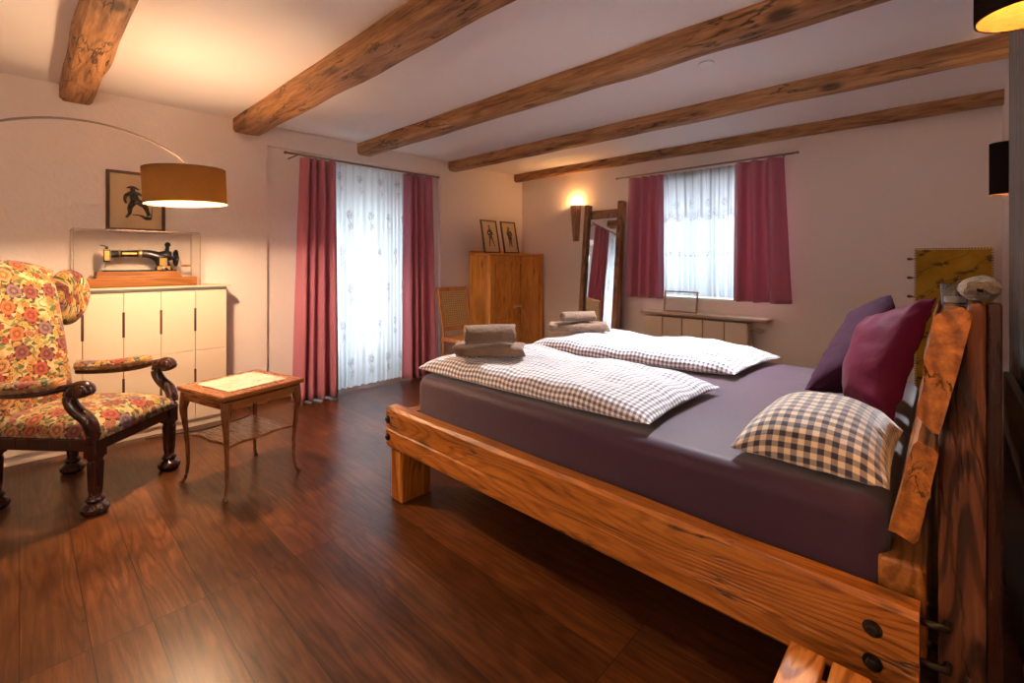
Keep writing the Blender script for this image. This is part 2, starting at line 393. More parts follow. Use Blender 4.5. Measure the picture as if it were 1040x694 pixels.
def sheer(name, kind):
    t = NT(name); u = t.sep(t.uv()); uv = t.uv()
    # u across the cloth in metres, v up from the middle
    if kind == 'door': sx, sy = 1/.30, 1/.36
    else: sx, sy = 1/.22, 1/.5
    cv = t.mapv(uv, (sx, sy, 1))
    c2 = t.sep(cv); row = t.math('FLOOR', c2[1])
    cx = t.math('ADD', c2[0], t.math('MULTIPLY', t.math('MODULO', row, 2.), .5))
    lx = t.math('SUBTRACT', t.math('FRACT', cx), .5); ly = t.math('SUBTRACT', t.math('FRACT', c2[1]), .5)
    lx = t.math('DIVIDE', lx, sx); ly = t.math('DIVIDE', ly, sy)
    r1 = t.math('SQRT', t.math('ADD', t.math('POWER', lx, 2.), t.math('POWER', t.math('SUBTRACT', ly, .06), 2.)))
    r2 = t.math('SQRT', t.math('ADD', t.math('POWER', t.math('SUBTRACT', lx, .015), 2.), t.math('POWER', t.math('ADD', ly, .05), 2.)))
    nz = t.noise(uv, 55., 3., .6)
    fl = t.math('MAXIMUM', t.sstep(r1, .055, .03), t.math('MULTIPLY', t.sstep(r2, .045, .02), .8))
    fl = t.math('MULTIPLY', fl, t.sstep(nz, .40, .58))
    stem = t.math('MULTIPLY', t.sstep(t.math('ABSOLUTE', t.math('ADD', lx, t.math('MULTIPLY', t.math('SINE', t.math('MULTIPLY', ly, 40.)), .012))), .007, .003), t.sstep(t.math('ABSOLUTE', ly), .12, .09))
    mot = t.math('MAXIMUM', fl, t.math('MULTIPLY', stem, .8))
    if kind != 'door':
        # scalloped valance with vertical bands at the top, a row of sprigs below
        v = t.math('ADD', u[1], 0.)
        scal = t.math('MULTIPLY', t.math('ABSOLUTE', t.math('SINE', t.math('MULTIPLY', u[0], PI/.20))), .05)
        val = t.sstep(t.math('ADD', v, scal), .175, .185)
        strp = t.sstep(t.math('SINE', t.math('MULTIPLY', u[0], 2*PI/.115)), .72, .90)
        edge = t.math('MULTIPLY', val, t.sstep(t.math('ADD', v, scal), .29, .20))
        vm = t.math('MAXIMUM', t.math('MULTIPLY', strp, 1.), t.math('MULTIPLY', edge, t.sstep(nz, .40, .58)))
        vm = t.math('MAXIMUM', vm, t.math('MULTIPLY', fl, .9))
        sp = t.math('MULTIPLY', t.sstep(t.math('ABSOLUTE', t.math('ADD', v, .215)), .035, .02), t.sstep(t.noise(t.mapv(uv, (1, .8, 1)), 34., 2.), .50, .60))
        mot = t.math('MAXIMUM', t.math('MULTIPLY', vm, val), t.math('MULTIPLY', t.math('SUBTRACT', 1., val), sp))
        dens = t.math('ADD', t.math('MULTIPLY', val, .02), .955)
    else:
        dens = t.math('ADD', t.math('MULTIPLY', t.sstep(u[1], -.86, -.88), .08), .90)
    dens = t.math('ADD', dens, t.math('MULTIPLY', t.noise(t.mapv(uv, (60, .4, 1)), 1., 1.), .12))
    tr = t.n('BsdfTransparent', {0: (1, 1, 1)})
    td = t.n('BsdfTranslucent', {0: (.60, .63, .68) if kind == 'door' else (.36, .38, .41)}); df = t.n('BsdfDiffuse', {0: (.80, .79, .80)})
    cloth = t.n('MixShader', {0: .25, 1: td.outputs[0], 2: df.outputs[0]})
    body = t.n('MixShader', {0: dens, 1: tr.outputs[0], 2: cloth.outputs[0]})
    mm = t.n('MixShader', {0: .35, 1: t.n('BsdfDiffuse', {0: (.30, .24, .28)}).outputs[0], 2: t.n('BsdfTranslucent', {0: (.32, .26, .31)}).outputs[0]})
    fin = t.n('MixShader', {0: t.math('MULTIPLY', mot, .72), 1: body.outputs[0], 2: mm.outputs[0]})
    t.surf(fin); return t.m
M_sheerD = sheer('sheer_door', 'door'); M_sheerW = sheer('sheer_window', 'window')

def glassmat(name, tint=(1, 1, 1), refl=.5):
    t = NT(name)
    fc = t.n('LayerWeight', {0: .5}).outputs['Facing']
    fr = t.math('ADD', .05, t.math('MULTIPLY', t.math('POWER', fc, 4.), .5))
    g = t.n('BsdfGlossy', {0: (1, 1, 1), 'Roughness': .02}); tr = t.n('BsdfTransparent', {0: tint})
    t.surf(t.n('MixShader', {0: t.math('MULTIPLY', fr, refl), 1: tr.outputs[0], 2: g.outputs[0]})); return t.m
M_glass = glassmat('window_glass', (.96, .98, .98), .6)
M_pglass = glassmat('print_glass', (.97, .97, .96), .08)
M_acryl = glassmat('acrylic', (.985, .98, .97), .6)
M_tea = glassmat('tea_glass', (.80, .80, .80), 1.5)

def shade_mat(name, col, trans, amt):
    t = NT(name); o = t.obj()
    w = t.noise(t.mapv(o, (1, 1, 5)), 60., 3., .6)
    c = t.mix(w, [x*.7 for x in col], [x*1.3 for x in col])
    d = t.n('BsdfDiffuse', {0: c}); tl = t.n('BsdfTranslucent', {0: t.mix(w, [x*.75 for x in trans], [min(1, x*1.2) for x in trans])})
    t.surf(t.n('MixShader', {0: amt, 1: d.outputs[0], 2: tl.outputs[0]})); return t.m
M_shade = shade_mat('shade_fabric', (.042, .026, .022), (.46, .27, .08), .045)
M_shadein = shade_mat('shade_lining', (.55, .36, .09), (.60, .42, .20), .25)
M_shadeblk = shade_mat('black_shade', (.016, .012, .011), (.03, .02, .01), .05)
M_shadeor = shade_mat('sconce_lining', (.22, .12, .05), (.1, .05, .02), .05)
t = NT('diffuser'); t.surf(t.n('MixShader', {0: .72, 1: t.n('BsdfTransparent', {0: (.95, .92, .88)}).outputs[0], 2: t.n('BsdfTranslucent', {0: (.92, .84, .72)}).outputs[0]})); M_diff = t.m
def emis(name, col, s):
    t = NT(name); t.surf(t.n('Emission', {0: tuple(col)+(1,), 1: s})); return t.m
M_bulb = emis('warm_bulb', (1., .55, .20), 6.)

def goldleather():
    t = NT('gold_painted_panel'); o = t.obj(); u = t.sep(o)
    n1 = t.noise(o, 7., 3., .6)
    col = t.ramp(n1, [(.3, (.28, .135, .007)), (.55, (.38, .20, .010)), (.75, (.46, .26, .024))])
    # branches with leaves
    w = t.math('ADD', t.math('MULTIPLY', u[0], .75), t.math('MULTIPLY', t.noise(o, 5., 2.), .16))
    b = t.math('ABSOLUTE', t.math('SINE', t.math('MULTIPLY', t.math('SUBTRACT', u[2], w), 2*PI/.30)))
    br = t.sstep(b, .10, .04)
    near = t.sstep(b, .75, .25)
    lv = t.n('TexVoronoi', {'Vector': t.mapv(o, (22, 1, 36), (0, 0, 0), (0, .5, 0)), 'Scale': 1.})
    lf = t.math('MULTIPLY', t.sstep(lv.outputs['Distance'], .56, .46), t.math('MULTIPLY', near, t.sstep(t.noise(o, 9., 1.), .44, .52)))
    col = t.mix(t.math('MULTIPLY', t.math('MAXIMUM', lf, t.math('MULTIPLY', br, .7)), .85), col, (.055, .042, .018))
    t.pr(col, .6, t.bump(n1, .1, .003), Specular_IOR_Level=.15); return t.m
M_goldp = goldleather()

# ------------------------------------------------------------------ the setting
def S(o, label, cat): return tag(o, label, cat, None, 'structure')

fl = MB().box(XL-.6, XR+.3, YB-.2, YW+.6, -.12, 0).build('floor', M_floor)
S(fl, 'dark oiled oak plank floor running under the bed', 'floor')
ce = MB().box(XL-.6, XR+.3, YB-.2, YW+.6, ZC, ZC+.15).build('ceiling', M_ceil)
S(ce, 'white plaster ceiling between the timber beams', 'ceiling')

# left wall with a shallow niche round the balcony door, and the door opening
NX = XL-.045; NY0, NY1, NZ = 1.50, 3.43, 2.285
DY0, DY1, DZ = 1.86, 3.02, 2.02
w = MB()
XO = XL-.55
w.box(XO, XL, YB, NY0, 0, ZC); w.box(XO, XL, NY1, YW+.5, 0, ZC); w.box(XO, XL, NY0, NY1, NZ, ZC)
w.box(XO, NX, NY0, DY0, 0, NZ); w.box(XO, NX, DY1, NY1, 0, NZ); w.box(XO, NX, DY0, DY1, DZ, NZ)
S(w.build('wall_left', M_wall), 'rough cream plaster wall with the balcony door', 'wall')

# window wall with window opening
WX0, WX1, WZ0, WZ1 = -2.52, -1.18, .87, 2.12
w = MB(); YO = YW+.5
w.box(XL-.5, WX0, YW, YO, 0, ZC); w.box(WX1, XR+.3, YW, YO, 0, ZC); w.box(WX0, WX1, YW, YO, 0, WZ0); w.box(WX0, WX1, YW, YO, WZ1, ZC)
S(w.build('wall_back', M_wall), 'pinkish trowelled plaster wall with the short curtained window', 'wall')
S(MB().box(XR, XR+.3, YB, YW+.5, 0, ZC).build('wall_right', M_wall), 'plaster wall behind the headboard', 'wall')
# rear wall with its own window, behind the camera
S(MB().box(XL-.5, XR+.3, YB-.4, YB, 0, ZC).build('wall_front', M_wall), 'plaster wall opposite the short curtained window', 'wall')

# beams along x
BEAMS = [(.18, .35), (1.23, 1.45), (2.36, 2.53), (3.55, 3.68), (4.71, 4.80)]
blab = ['timber ceiling beam above the arc lamp, nearest the armchair', 'thick timber ceiling beam between armchair and door curtains',
        'timber ceiling beam third from the window wall', 'timber ceiling beam second from the window wall', 'slim timber ceiling beam along the top of the window wall']
for k, (y0, y1) in enumerate(BEAMS):
    b = MB(); n = 60; rg = random.Random(k)
    secs = []
    for i in range(n+1):
        x = XL-.02+(XR-XL+.04)*i/n; q = lambda s: (noise.noise(Vector((x*2.3, s*7.1+k*13., k))))*.012
        zb = 2.352+ (.012 if k == 4 else 0)
        pts = [(x, y0+q(1), ZC+.02), (x, y0+q(2), zb+.02+q(3)*.6), (x, y0+.018+q(2), zb+q(4)*.8), (x, (y0+y1)/2, zb-.004+q(9)*.6), (x, y1-.018+q(5), zb+q(6)*.8), (x, y1+q(5), zb+.02+q(7)*.6), (x, y1+q(8), ZC+.02)]
        secs.append(pts)
    m = len(secs[0])
    b.add([p for s_ in secs for p in s_], [(i*m+j, (i+1)*m+j, (i+1)*m+j+1, i*m+j+1) for i in range(n) for j in range(m-1)]+[tuple(range(m)), tuple(range(n*m, n*m+m))[::-1]])
    o = b.build('ceiling_beam', M_beam); S(o, blab[k], 'beam'); o['group'] = 'timber ceiling beams'

# skirting
S(MB().box(XL, XL+.018, YB, NY0, 0, .075).box(NX, NX+.018, NY0, DY0, 0, .075).box(NX, NX+.018, DY1, NY1, 0, .075).box(XL, XL+.018, NY1, YW, 0, .075).build('baseboard_left', M_base, None, .004), 'brown wooden skirting along the balcony door wall', 'skirting')
S(MB().box(XL, XR, YW-.018, YW, 0, .075).build('baseboard_back', M_base, None, .004), 'brown wooden skirting along the window wall', 'skirting')
# grey boards fixed to the right wall
pn = MB()
for i in range(14):
    ya = 3.13-(i+1)*.20; pn.box(.205, XR, ya+.002, ya+.198, 0, ZC)
S(pn.build('trim_1', M_panel, None, .003), 'weathered grey boarding behind the headboard', 'boarding')

# window
wf = MB(); YF = YW+.30
def frame(mb, a0, a1, z0, z1, t, d0, d1, along):
    def bx(p0, p1, q0, q1):
        if along == 'x': mb.box(p0, p1, d0, d1, q0, q1)
        else: mb.box(d0, d1, p0, p1, q0, q1)
    bx(a0, a0+t, z0, z1); bx(a1-t, a1, z0, z1); bx(a0+t, a1-t, z0, z0+t); bx(a0+t, a1-t, z1-t, z1)
win = thing('window_1', 'white two-casement window behind the short sheer curtain', 'window', (0, 0, 0)); win['kind'] = 'structure'
m = MB(); frame(m, WX0, WX1, WZ0, WZ1, .06, YF, YF+.07, 'x'); m.build('window_frame', M_white, win, .005)
cxm = -1.85
for a, b_ in ((WX0+.06, cxm), (cxm, WX1-.06)):
    m = MB(); frame(m, a+.002, b_-.002, WZ0+.06, WZ1-.06, .07, YF-.015, YF+.05, 'x'); c = m.build('casement', M_white, win, .006)
    MB().box(a+.06, b_-.06, YF+.02, YF+.026, WZ0+.12, WZ1-.12).build('pane', M_glass, c)
MB().box(cxm-.012, cxm+.012, YF-.045, YF-.016, 1.42, 1.55).build('window_handle', M_white, win, .004)
MB().box(WX0, WX1, YW-.012, YF, WZ0-.03, WZ0+.004).build('window_sill', M_white, win, .006)
# balcony door
dr = thing('door_1', 'white glazed double balcony door behind the long sheer curtain', 'door', (0, 0, 0)); dr['kind'] = 'structure'
XD = NX-.26
m = MB(); frame(m, DY0, DY1, 0, DZ, .07, XD-.07, XD, 'y'); m.build('door_frame', M_white, dr, .005)
ym = (DY0+DY1)/2
for a, b_ in ((DY0+.07, ym), (ym, DY1-.07)):
    m = MB(); y0, y1 = a+.002, b_-.002
    m.box(XD-.05, XD+.015, y0, y0+.085, .072, DZ-.072); m.box(XD-.05, XD+.015, y1-.085, y1, .072, DZ-.072)
    m.box(XD-.05, XD+.015, y0+.085, y1-.085, .072, .30); m.box(XD-.05, XD+.015, y0+.085, y1-.085, DZ-.20, DZ-.072)
    c = m.build('door_leaf', M_white, dr, .006)
    MB().box(XD-.022, XD-.016, y0+.08, y1-.08, .29, DZ-.19).build('pane', M_glass, c)
MB().box(XD+.016, XD+.05, ym-.05, ym-.025, 1.0, 1.13).build('door_handle', M_steel, dr, .004)
# outside
t = NT('balcony_stone'); t.pr(t.mix(t.noise(t.obj(), 4., 4.), (.55, .55, .53), (.7, .7, .68)), .9)
S(MB().box(XL-12, XO-.001, -4, 12, -.25, -.06).box(XO-.001, 6, YO+.001, 16, -.25, -.06).build('ground', t.m), 'pale paving outside the balcony door', 'ground')
def leaf_mat(name, a, b_):
    t = NT(name); t.pr(t.mix(t.noise(t.obj(), 9., 3.), a, b_), .7, None, Transmission_Weight=0.); return t.m
M_leafY = leaf_mat('yellow_leaf', (.34, .42, .06), (.62, .62, .14)); M_leafG = leaf_mat('green_leaf', (.14, .26, .06), (.34, .44, .12)); M_trunk = plain('trunk', (.13, .085, .05), .9)
def tree(x, y, h, r, mat, label, seed):
    tr = thing('garden_tree', label, 'tree', (x, y, -.06), 0, 'trees outside the balcony door'); rg = random.Random(seed)
    MB().tube([(0, 0, 0), (.04, .02, h*.4), (0, .05, h*.8)], [.09, .07, .03], 8).build('trunk', M_trunk, tr)
    b = MB()
    for i in range(420):
        d = Vector((rg.gauss(0, 1), rg.gauss(0, 1), rg.gauss(0, 1))).normalized()*r*(.55+.45*rg.random())
        p = Vector((d.x, d.y, h*.72+d.z*1.1)); a = Vector((rg.gauss(0, 1), rg.gauss(0, 1), rg.gauss(0, 1))).normalized(); c = a.cross(Vector((.3, .9, .2))).normalized()
        s_ = .16*r; b.add([p-a*s_, p+c*s_*.55, p+a*s_, p-c*s_*.55], [(0, 1, 2, 3)])
    b.build('foliage', mat, tr, recalc=False)
tree(-9.5, 3.35, 3.6, 1.15, M_leafY, 'yellow green tree seen through the left half of the door sheer', 1)
tree(-10.6, 6.4, 4.0, 1.3, M_leafG, 'green tree seen through the right half of the door sheer', 2)

# ------------------------------------------------------------------ curtains
def drape(name, p0, p1, b0, b1, z0, z1, folds, amp, mat, seed, gather=.0, solid=.004, nper=12, nv=26, bow=.0, parent=None):
    """p0,p1 ends at the rod (x,y); b0,b1 ends at the hem"""
    P0, P1, B0, B1 = [Vector((a[0], a[1], 0)) for a in (p0, p1, b0, b1)]
    nrm = (P1-P0).normalized().cross(Vector((0, 0, 1)))
    rg = random.Random(seed); ph = [rg.uniform(-.9, .9) for _ in range(folds+3)]; am = [rg.uniform(.65, 1.25) for _ in range(folds+3)]
    wd_ = [rg.uniform(.6, 1.5) for _ in range(folds)]; tot = sum(wd_); cum = [0.]
    for q in wd_: cum.append(cum[-1]+q/tot)
    def fn(u, v):
        zz = z0+(z1-z0)*v; k = (1-v)
        base = (P0.lerp(P1, u))*(1-k)+(B0.lerp(B1, u))*k
        i = 0
        while i < folds-1 and u > cum[i+1]: i += 1
        fr = (u-cum[i])/(cum[i+1]-cum[i])
        a = am[i]*(1-fr)+am[i+1]*fr
        x = 2*PI*(fr+.06*ph[i]*math.sin(PI*fr)*(.3+k))
        w = -math.cos(x); w = math.copysign(abs(w)**.75, w)+.22*math.sin(2*x+ph[i]*3+1.5*k)*(.4+.6*k)
        off = amp*a*(.75+.25*k)*w+.008*noise.noise(Vector((u*9, v*3, seed)))
        off += bow*math.sin(PI*k)
        q = base+nrm*off; q.z = zz
        return q
    return MB().grid(fn, folds*nper, nv).build(name, mat, parent, solid=solid)
XRD = -4.215
c = drape('curtain', (XRD+.035, 1.715), (XRD+.035, 2.045), (-4.14, 1.63), (-4.10, 2.03), .015, 2.185, 4, .050, M_curtain, 3)
tag(c, 'long rose curtain at the lamp side of the balcony door', 'curtain', 'long curtains at the balcony door')
c = drape('curtain', (XRD+.035, 2.79), (XRD+.035, 3.165), (-4.13, 2.74), (-4.13, 3.19), .015, 2.185, 4, .050, M_curtain, 11)
tag(c, 'long rose curtain of the balcony door beside the rattan chair', 'curtain', 'long curtains at the balcony door')
c = drape('sheer_curtain', (XRD-.03, 1.99), (XRD-.03, 2.86), (-4.235, 1.99), (-4.225, 2.85), .03, 2.19, 14, .020, M_sheerD, 5, solid=0, nper=10)
tag(c, 'long white sheer curtain with grey flower motifs over the balcony door', 'curtain')
YRD = 4.79
c = drape('curtain', (-2.665, YRD-.045), (-2.24, YRD-.045), (-2.715, YRD-.05), (-2.235, YRD-.06), .855, 2.195, 4, .052, M_curtain, 21)
tag(c, 'short rose curtain at the mirror side of the window', 'curtain', 'short curtains at the window')
c = drape('curtain', (-1.515, YRD-.045), (-1.09, YRD-.045), (-1.525, YRD-.07), (-1.025, YRD-.07), .87, 2.205, 3, .055, M_curtain, 33)
tag(c, 'short rose curtain of the window on the gold screen side', 'curtain', 'short curtains at the window')
c = drape('sheer_curtain', (-2.30, YRD+.045), (-1.47, YRD+.045), (-2.30, YRD+.06), (-1.47, YRD+.06), .89, 2.205, 12, .016, M_sheerW, 8, solid=0, nper=10)
tag(c, 'short white sheer curtain with a scalloped striped valance over the window', 'curtain')
def rod(label, p0, p1, wallv):
    r = thing('curtain_rod', label, 'curtain rod', (0, 0, 0), 0, 'curtain rods')
    P0, P1 = Vector(p0), Vector(p1); d = (P1-P0).normalized()
    MB().tube([P0, P1], .0095, 10).build('rail', M_rod, r)
    for e, s_ in ((P0, -1), (P1, 1)): MB().tube([e, e+d*s_*.012, e+d*s_*.03], [.010, .014, .008], 10).build('finial', M_rod, r)
    for q in (.06, .94):
        p = P0.lerp(P1, q); MB().tube([p, p+Vector(wallv)], .006, 8).build('bracket', M_rod, r)
rod('thin brown metal curtain rod above the balcony door', (XRD+.01, 1.60, 2.205), (XRD+.01, 3.23, 2.205), (NX-XRD-.01, 0, 0))
rod('thin brown metal curtain rod above the window', (-2.80, YRD-.01, 2.222), (-1.00, YRD-.01, 2.232), (0, YW-YRD+.01, 0))

# ------------------------------------------------------------------ wing chair
def foot_profile(): return [(.020, .0), (.046, .004), (.058, .022), (.056, .040), (.040, .054), (.030, .060), (.036, .068), (.040, .076), (.034, .086), (.026, .092), (.027, .10)]
wc = thing('wing_armchair', 'antique wing armchair in floral tapestry with dark carved wooden arms', 'armchair', (-3.447, .246, 0), math.atan2(.69, .72))
FW, BW, FX, BX = .25, .21, .272, -.268
for (x, y) in ((FX, FW), (FX, -FW), (BX, BW), (BX, -BW)):
    m = MB().lathe(foot_profile(), 20, T(x, y, 0))
    m.lathe([(.027, .098), (.031, .13), (.034, .20), (.036, .26), (.030, .27), (.038, .285)], 8, T(x, y, 0)@R(PI/8, 'Z'), smooth=False)
    m.box(x-.032, x+.032, y-.032, y+.032, .283, .375)
    m.build('leg', M_mahog, wc, .003)
def rail_between(a, b_, z0, z1, th):
    A, B = Vector((a[0], a[1], 0)), Vector((b_[0], b_[1], 0)); d = (B-A).normalized(); n = Vector((-d.y, d.x, 0))*th/2
    A = A+d*.03; B = B-d*.03
    return MB().hexa([A+n+Vector((0, 0, z0)), B+n+Vector((0, 0, z0)), B-n+Vector((0, 0, z0)), A-n+Vector((0, 0, z0))], [A+n+Vector((0, 0, z1)), B+n+Vector((0, 0, z1)), B-n+Vector((0, 0, z1)), A-n+Vector((0, 0, z1))])
cs = [(FX, -FW), (FX, FW), (BX, BW), (BX, -BW)]
for i in range(4): rail_between(cs[i], cs[(i+1) % 4], .312, .374, .045).build('apron', M_mahog, wc, .006)
def seatfn(top):
    def fn(u, v):
        s_ = u*2-1; t_ = v*2-1
        x = -.285+.60*u; hw = (.225+(.275-.225)*u)
        y = t_*hw
        e = max(0, (1-abs(s_)**5)*(1-abs(t_)**5))**.5
        z = .376+(.105*e if top else 0)+.015*e*math.cos(s_*1.4)*math.cos(t_*1.4)*top
        return (x, y, z)
    return fn
MB().grid(seatfn(1), 28, 28).grid(seatfn(0), 28, 28, flip=True).build('seat', M_tap, wc, merge=True)
# backrest: leaning upholstered slab with a raised, curved top
def backfn(side):
    def fn(u, v):
        t_ = u*2-1
        top = 1.205+.055*math.cos(t_*PI/2)**.8-.01*abs(t_)
        z = .40+(top-.40)*v
        hw = .205+.05*v-.012*math.sin(v*PI)
        k = (z-.40)/.85
        e = max(0, (1-abs(t_)**6)*(1-abs(v*2-1)**8))**.5
        x = -.235-.185*k-.075*(side < 0)*0
        d = (.035+.03*math.sin(v*PI)) if side > 0 else -.075
        return (x+ d*e-.02, t_*hw, z)
    return fn
MB().grid(backfn(1), 24, 34).grid(backfn(-1), 24, 34, flip=True).build('backrest', M_tap, wc, merge=True)
# wings: rounded lobes curling forward from the upper sides
for sg in (1, -1):
    def wingfn(side, sg=sg):
        def fn(u, v):
            # outline in (forward a, z)
            th = v*2*PI; rr = u
            a = .085+.105*math.cos(th)*rr*(1+.1*math.sin(th)); z = 1.035+.165*math.sin(th)*rr
            if math.cos(th) < 0: a = .085+.10*math.cos(th)*rr
            z += .03*math.cos(th)*rr
            x = -.455+a+.10*(1.05-z)*1.2
            e = max(0, 1-rr**4)**.5
            y = sg*(.238+.35*max(0, a-.03)+(.038*e if side > 0 else -.030*e))
            return (x+.02, y, z)
        return fn
    MB().grid(wingfn(1), 10, 32, cu=0).grid(wingfn(-1), 10, 32, flip=True, cu=0).build('wing', M_tap, wc, merge=True)
# arms
for sg in (1, -1):
    yb, yf = sg*.245, sg*.268
    pad = spline([(-.27, yb, .625), (-.12, yb+sg*.02, .625), (.03, yb+sg*.03, .640), (.13, yf+sg*.012, .655)], 6)
    n_ = len(pad)
    MB().tube(pad, [(.036, .030)]*(n_-1)+[(.030, .024)], 14, uvs=True).build('armrest_pad', M_tap, wc)
    post = spline([(FX, yf*.94, .36), (FX+.004, yf, .42), (FX-.015, yf+sg*.008, .475), (FX-.075, yf+sg*.012, .53), (FX-.098, yf+sg*.012, .585), (FX-.07, yf+sg*.012, .632), (FX-.02, yf+sg*.012, .640), (FX+.0, yf+sg*.012, .608)], 6)
    n_ = len(post)
    m = MB().tube(post, [(.030, .034-.010*(i/n_)) for i in range(n_)], 12)
    for yy in (-.036, 0., .036):
        pass
    m.lathe([(.004, -.040), (.026, -.038), (.033, -.030), (.031, -.014), (.034, -.010), (.034, .010), (.031, .014), (.033, .030), (.026, .038), (.004, .040)], 18, T(FX-.028, yf+sg*.012, .620)@R(PI/2, 'X'))
    arm = spline([(-.27, yb, .592), (-.10, yb+sg*.02, .592), (.05, yb+sg*.03, .608), (.15, yf+sg*.012, .632), (FX-.06, yf+sg*.012, .642)], 6)
    m.tube(arm, [(.026, .018)]*len(arm), 10)
    m.build('arm', M_mahog, wc)

# ------------------------------------------------------------------ side table
ST = thing('side_table', 'small wooden side table with pale marble top and cabriole legs', 'table', (-2.985, .883, 0), math.radians(14.))
h0 = .235
m = MB(); m.box(-h0, h0, -h0, h0, .525, .552)
m.build('tabletop', M_table, ST, .006, 3)
MB().box(-.165, .165, -.165, .165, .5525, .557).build('marble_inlay', M_marble, ST, .001)
m = MB(); a = h0-.018
m.box(-a, a, -a, -a+.018, .475, .5249); m.box(-a, a, a-.018, a, .475, .5249); m.box(-a, -a+.018, -a+.018, a-.018, .475, .5249); m.box(a-.018, a, -a+.018, a-.018, .475, .5249)
m.build('apron', M_table, ST, .003)
for sx in (1, -1):
    for sy in (1, -1):
        q = a-.016; D = Vector((sx, sy, 0)).normalized()
        prof = [(.0, .515, .030), (.006, .46, .029), (.012, .42, .023), (.004, .34, .0165), (-.006, .24, .0135), (-.010, .14, .0115), (-.006, .07, .0105), (.004, .03, .011), (.016, .014, .015), (.022, .004, .016)]
        prof = spline(prof, 4)
        pts = [Vector((sx*q, sy*q, z))+D*o_ for o_, z, r in prof]
        MB().tube(pts, [r*.86 for o_, z, r in prof], 12).build('leg', M_tleg, ST)
def shelf_poly():
    out = []; b = .195
    for k in range(4):
        for i in range(12):
            t_ = i/12*2-1; dpt = b-.028*math.cos(t_*PI/2)*(1-.5*math.cos(t_*PI*1.5))
            c = [(t_*b, -dpt), (dpt, t_*b), (-t_*b, dpt), (-dpt, -t_*b)][k]; out.append(c)
    return out
MB().prism(shelf_poly(), 2, .262, .276).build('lower_shelf', M_table, ST, .003)

# ------------------------------------------------------------------ sideboard along the left wall
SF = -4.15; Y0S = -.35; UW = .2095; NU = 7; Y1S = Y0S+UW*NU
SB = thing('sideboard_cabinet', 'cream lacquered shallow sideboard with narrow doors and slot handles', 'cabinet', (SF, (Y0S+Y1S)/2, 0))
oy = (Y0S+Y1S)/2
def B_(x0, x1, y0, y1, z0, z1): return MB().box(x0-SF, x1-SF, y0-oy, y1-oy, z0, z1)
B_(XL+.02, SF-.018, Y0S, Y1S, .0, 1.035).build('carcass', M_cream, SB, .002)
B_(XL+.002, SF+.006, Y0S-.02, Y1S+.03, 1.058, 1.072).build('top', M_cream, SB, .002)
B_(SF-.03, SF+.004, Y0S, Y1S+.0, 1.036, 1.057).build('top_rail', M_greymetal, SB, .002)
for i in range(NU):
    y0 = Y0S+i*UW; y1 = y0+UW
    d = B_(SF-.0175, SF, y0+.002, y1-.002, .580, 1.032).build('door', M_cream, SB, .0015)
    d2 = B_(SF-.0175, SF, y0+.002, y1-.002, .06, .576).build('door', M_cream, SB, .0015)
    if i < NU-1:
        o = B_(SF-.002, SF+.0035, y1-.007, y1+.007, .725, .90).build('handle', M_frame, d, .001); o['label'] = 'dark slot handle'
        o = B_(SF-.002, SF+.0035, y1-.007, y1+.007, .27, .44).build('handle', M_frame, d2, .001); o['label'] = 'dark slot handle'
B_(SF-.03, SF-.02, Y0S, Y1S, .0, .06).build('plinth', M_cream, SB)

# sewing machine on stepped base under an acrylic cover
XM = -4.255; ZB = 1.073
SM = thing('sewing_machine', 'antique black and gold hand-crank sewing machine on stepped wooden base', 'sewing machine', (XM, .6, ZB))
m = MB().box(-.115, .115, -.31, .315, 0, .062).build('base', M_oakbase, SM, .006)
m = MB().box(-.095, .095, -.255, .225, .062, .078).box(-.09, .09, -.25, .22, .078, .108).build('base_step', M_oakbase, SM, .004)
m = MB().box(-.07, .07, -.215, .20, .108, .118)
m.build('bed_plate', M_black, SM, .004)
m = MB()
arm = spline([(0, .13, .115), (0, .125, .16), (0, .105, .205), (0, .05, .232), (0, -.02, .236), (0, -.10, .234), (0, -.165, .232)], 6)
rr = spline([(.058, .054), (.044, .042), (.040, .040), (.030, .032), (.025, .026), (.023, .024), (.026, .030)], 6)
m.tube(arm, rr, 14, up=(1, 0, 0))
m.tube([(0, .10, .215), (0, .15, .222), (0, .175, .222)], [.036, .040, .034], 14, up=(1, 0, 0))
m.build('machine_arm', M_black, SM)
m = MB()
m.tube([(.0, -.13, .236), (0, -.12, .236)], .0265, 14, up=(1, 0, 0)); m.tube([(0, -.02, .236), (0, .0, .236)], .0290, 14, up=(1, 0, 0)); m.box(.022, .0262, -.11, -.03, .230, .242); m.build('gold_band', M_gold, SM)
MB().box(.036, .043, .10, .145, .150, .205).build('gold_plate', M_gold, SM, .001); MB().box(.043, .047, .085, .165, .118, .145).build('gold_plate', M_gold, SM, .001)
m = MB().box(-.018, .018, -.207, -.172, .175, .262)
m.tube([(0, -.19, .265), (0, -.19, .285)], [.010, .008], 8); m.tube([(.012, -.195, .285), (0, -.225, .292)], .004, 6)
m.build('head', M_black, SM, .006)
MB().tube([(0, -.197, .17), (0, -.197, .135)], .006, 8).tube([(0, -.197, .137), (0, -.197, .119)], .0025, 6).box(-.004, .012, -.205, -.19, .119, .124).build('needle_bar', M_steel, SM)
MB().box(.018, .0205, -.203, -.176, .185, .255).build('face_plate', M_gold, SM, .002)
m = MB()   # hand wheel with spokes
ring = [(0+.056*math.cos(a), .205, .205+.056*math.sin(a)) for a in [2*PI*i/24 for i in range(25)]]
m.tube(ring, .009, 8, up=(0, 1, 0))
for i in range(5):
    a_ = 2*PI*i/5; m.tube([(0, .205, .205), (.05*math.cos(a_), .205, .205+.05*math.sin(a_))], .005, 6)
m.tube([(0, .17, .205), (0, .225, .205)], .014, 10)
m.build('hand_wheel', M_black, SM)
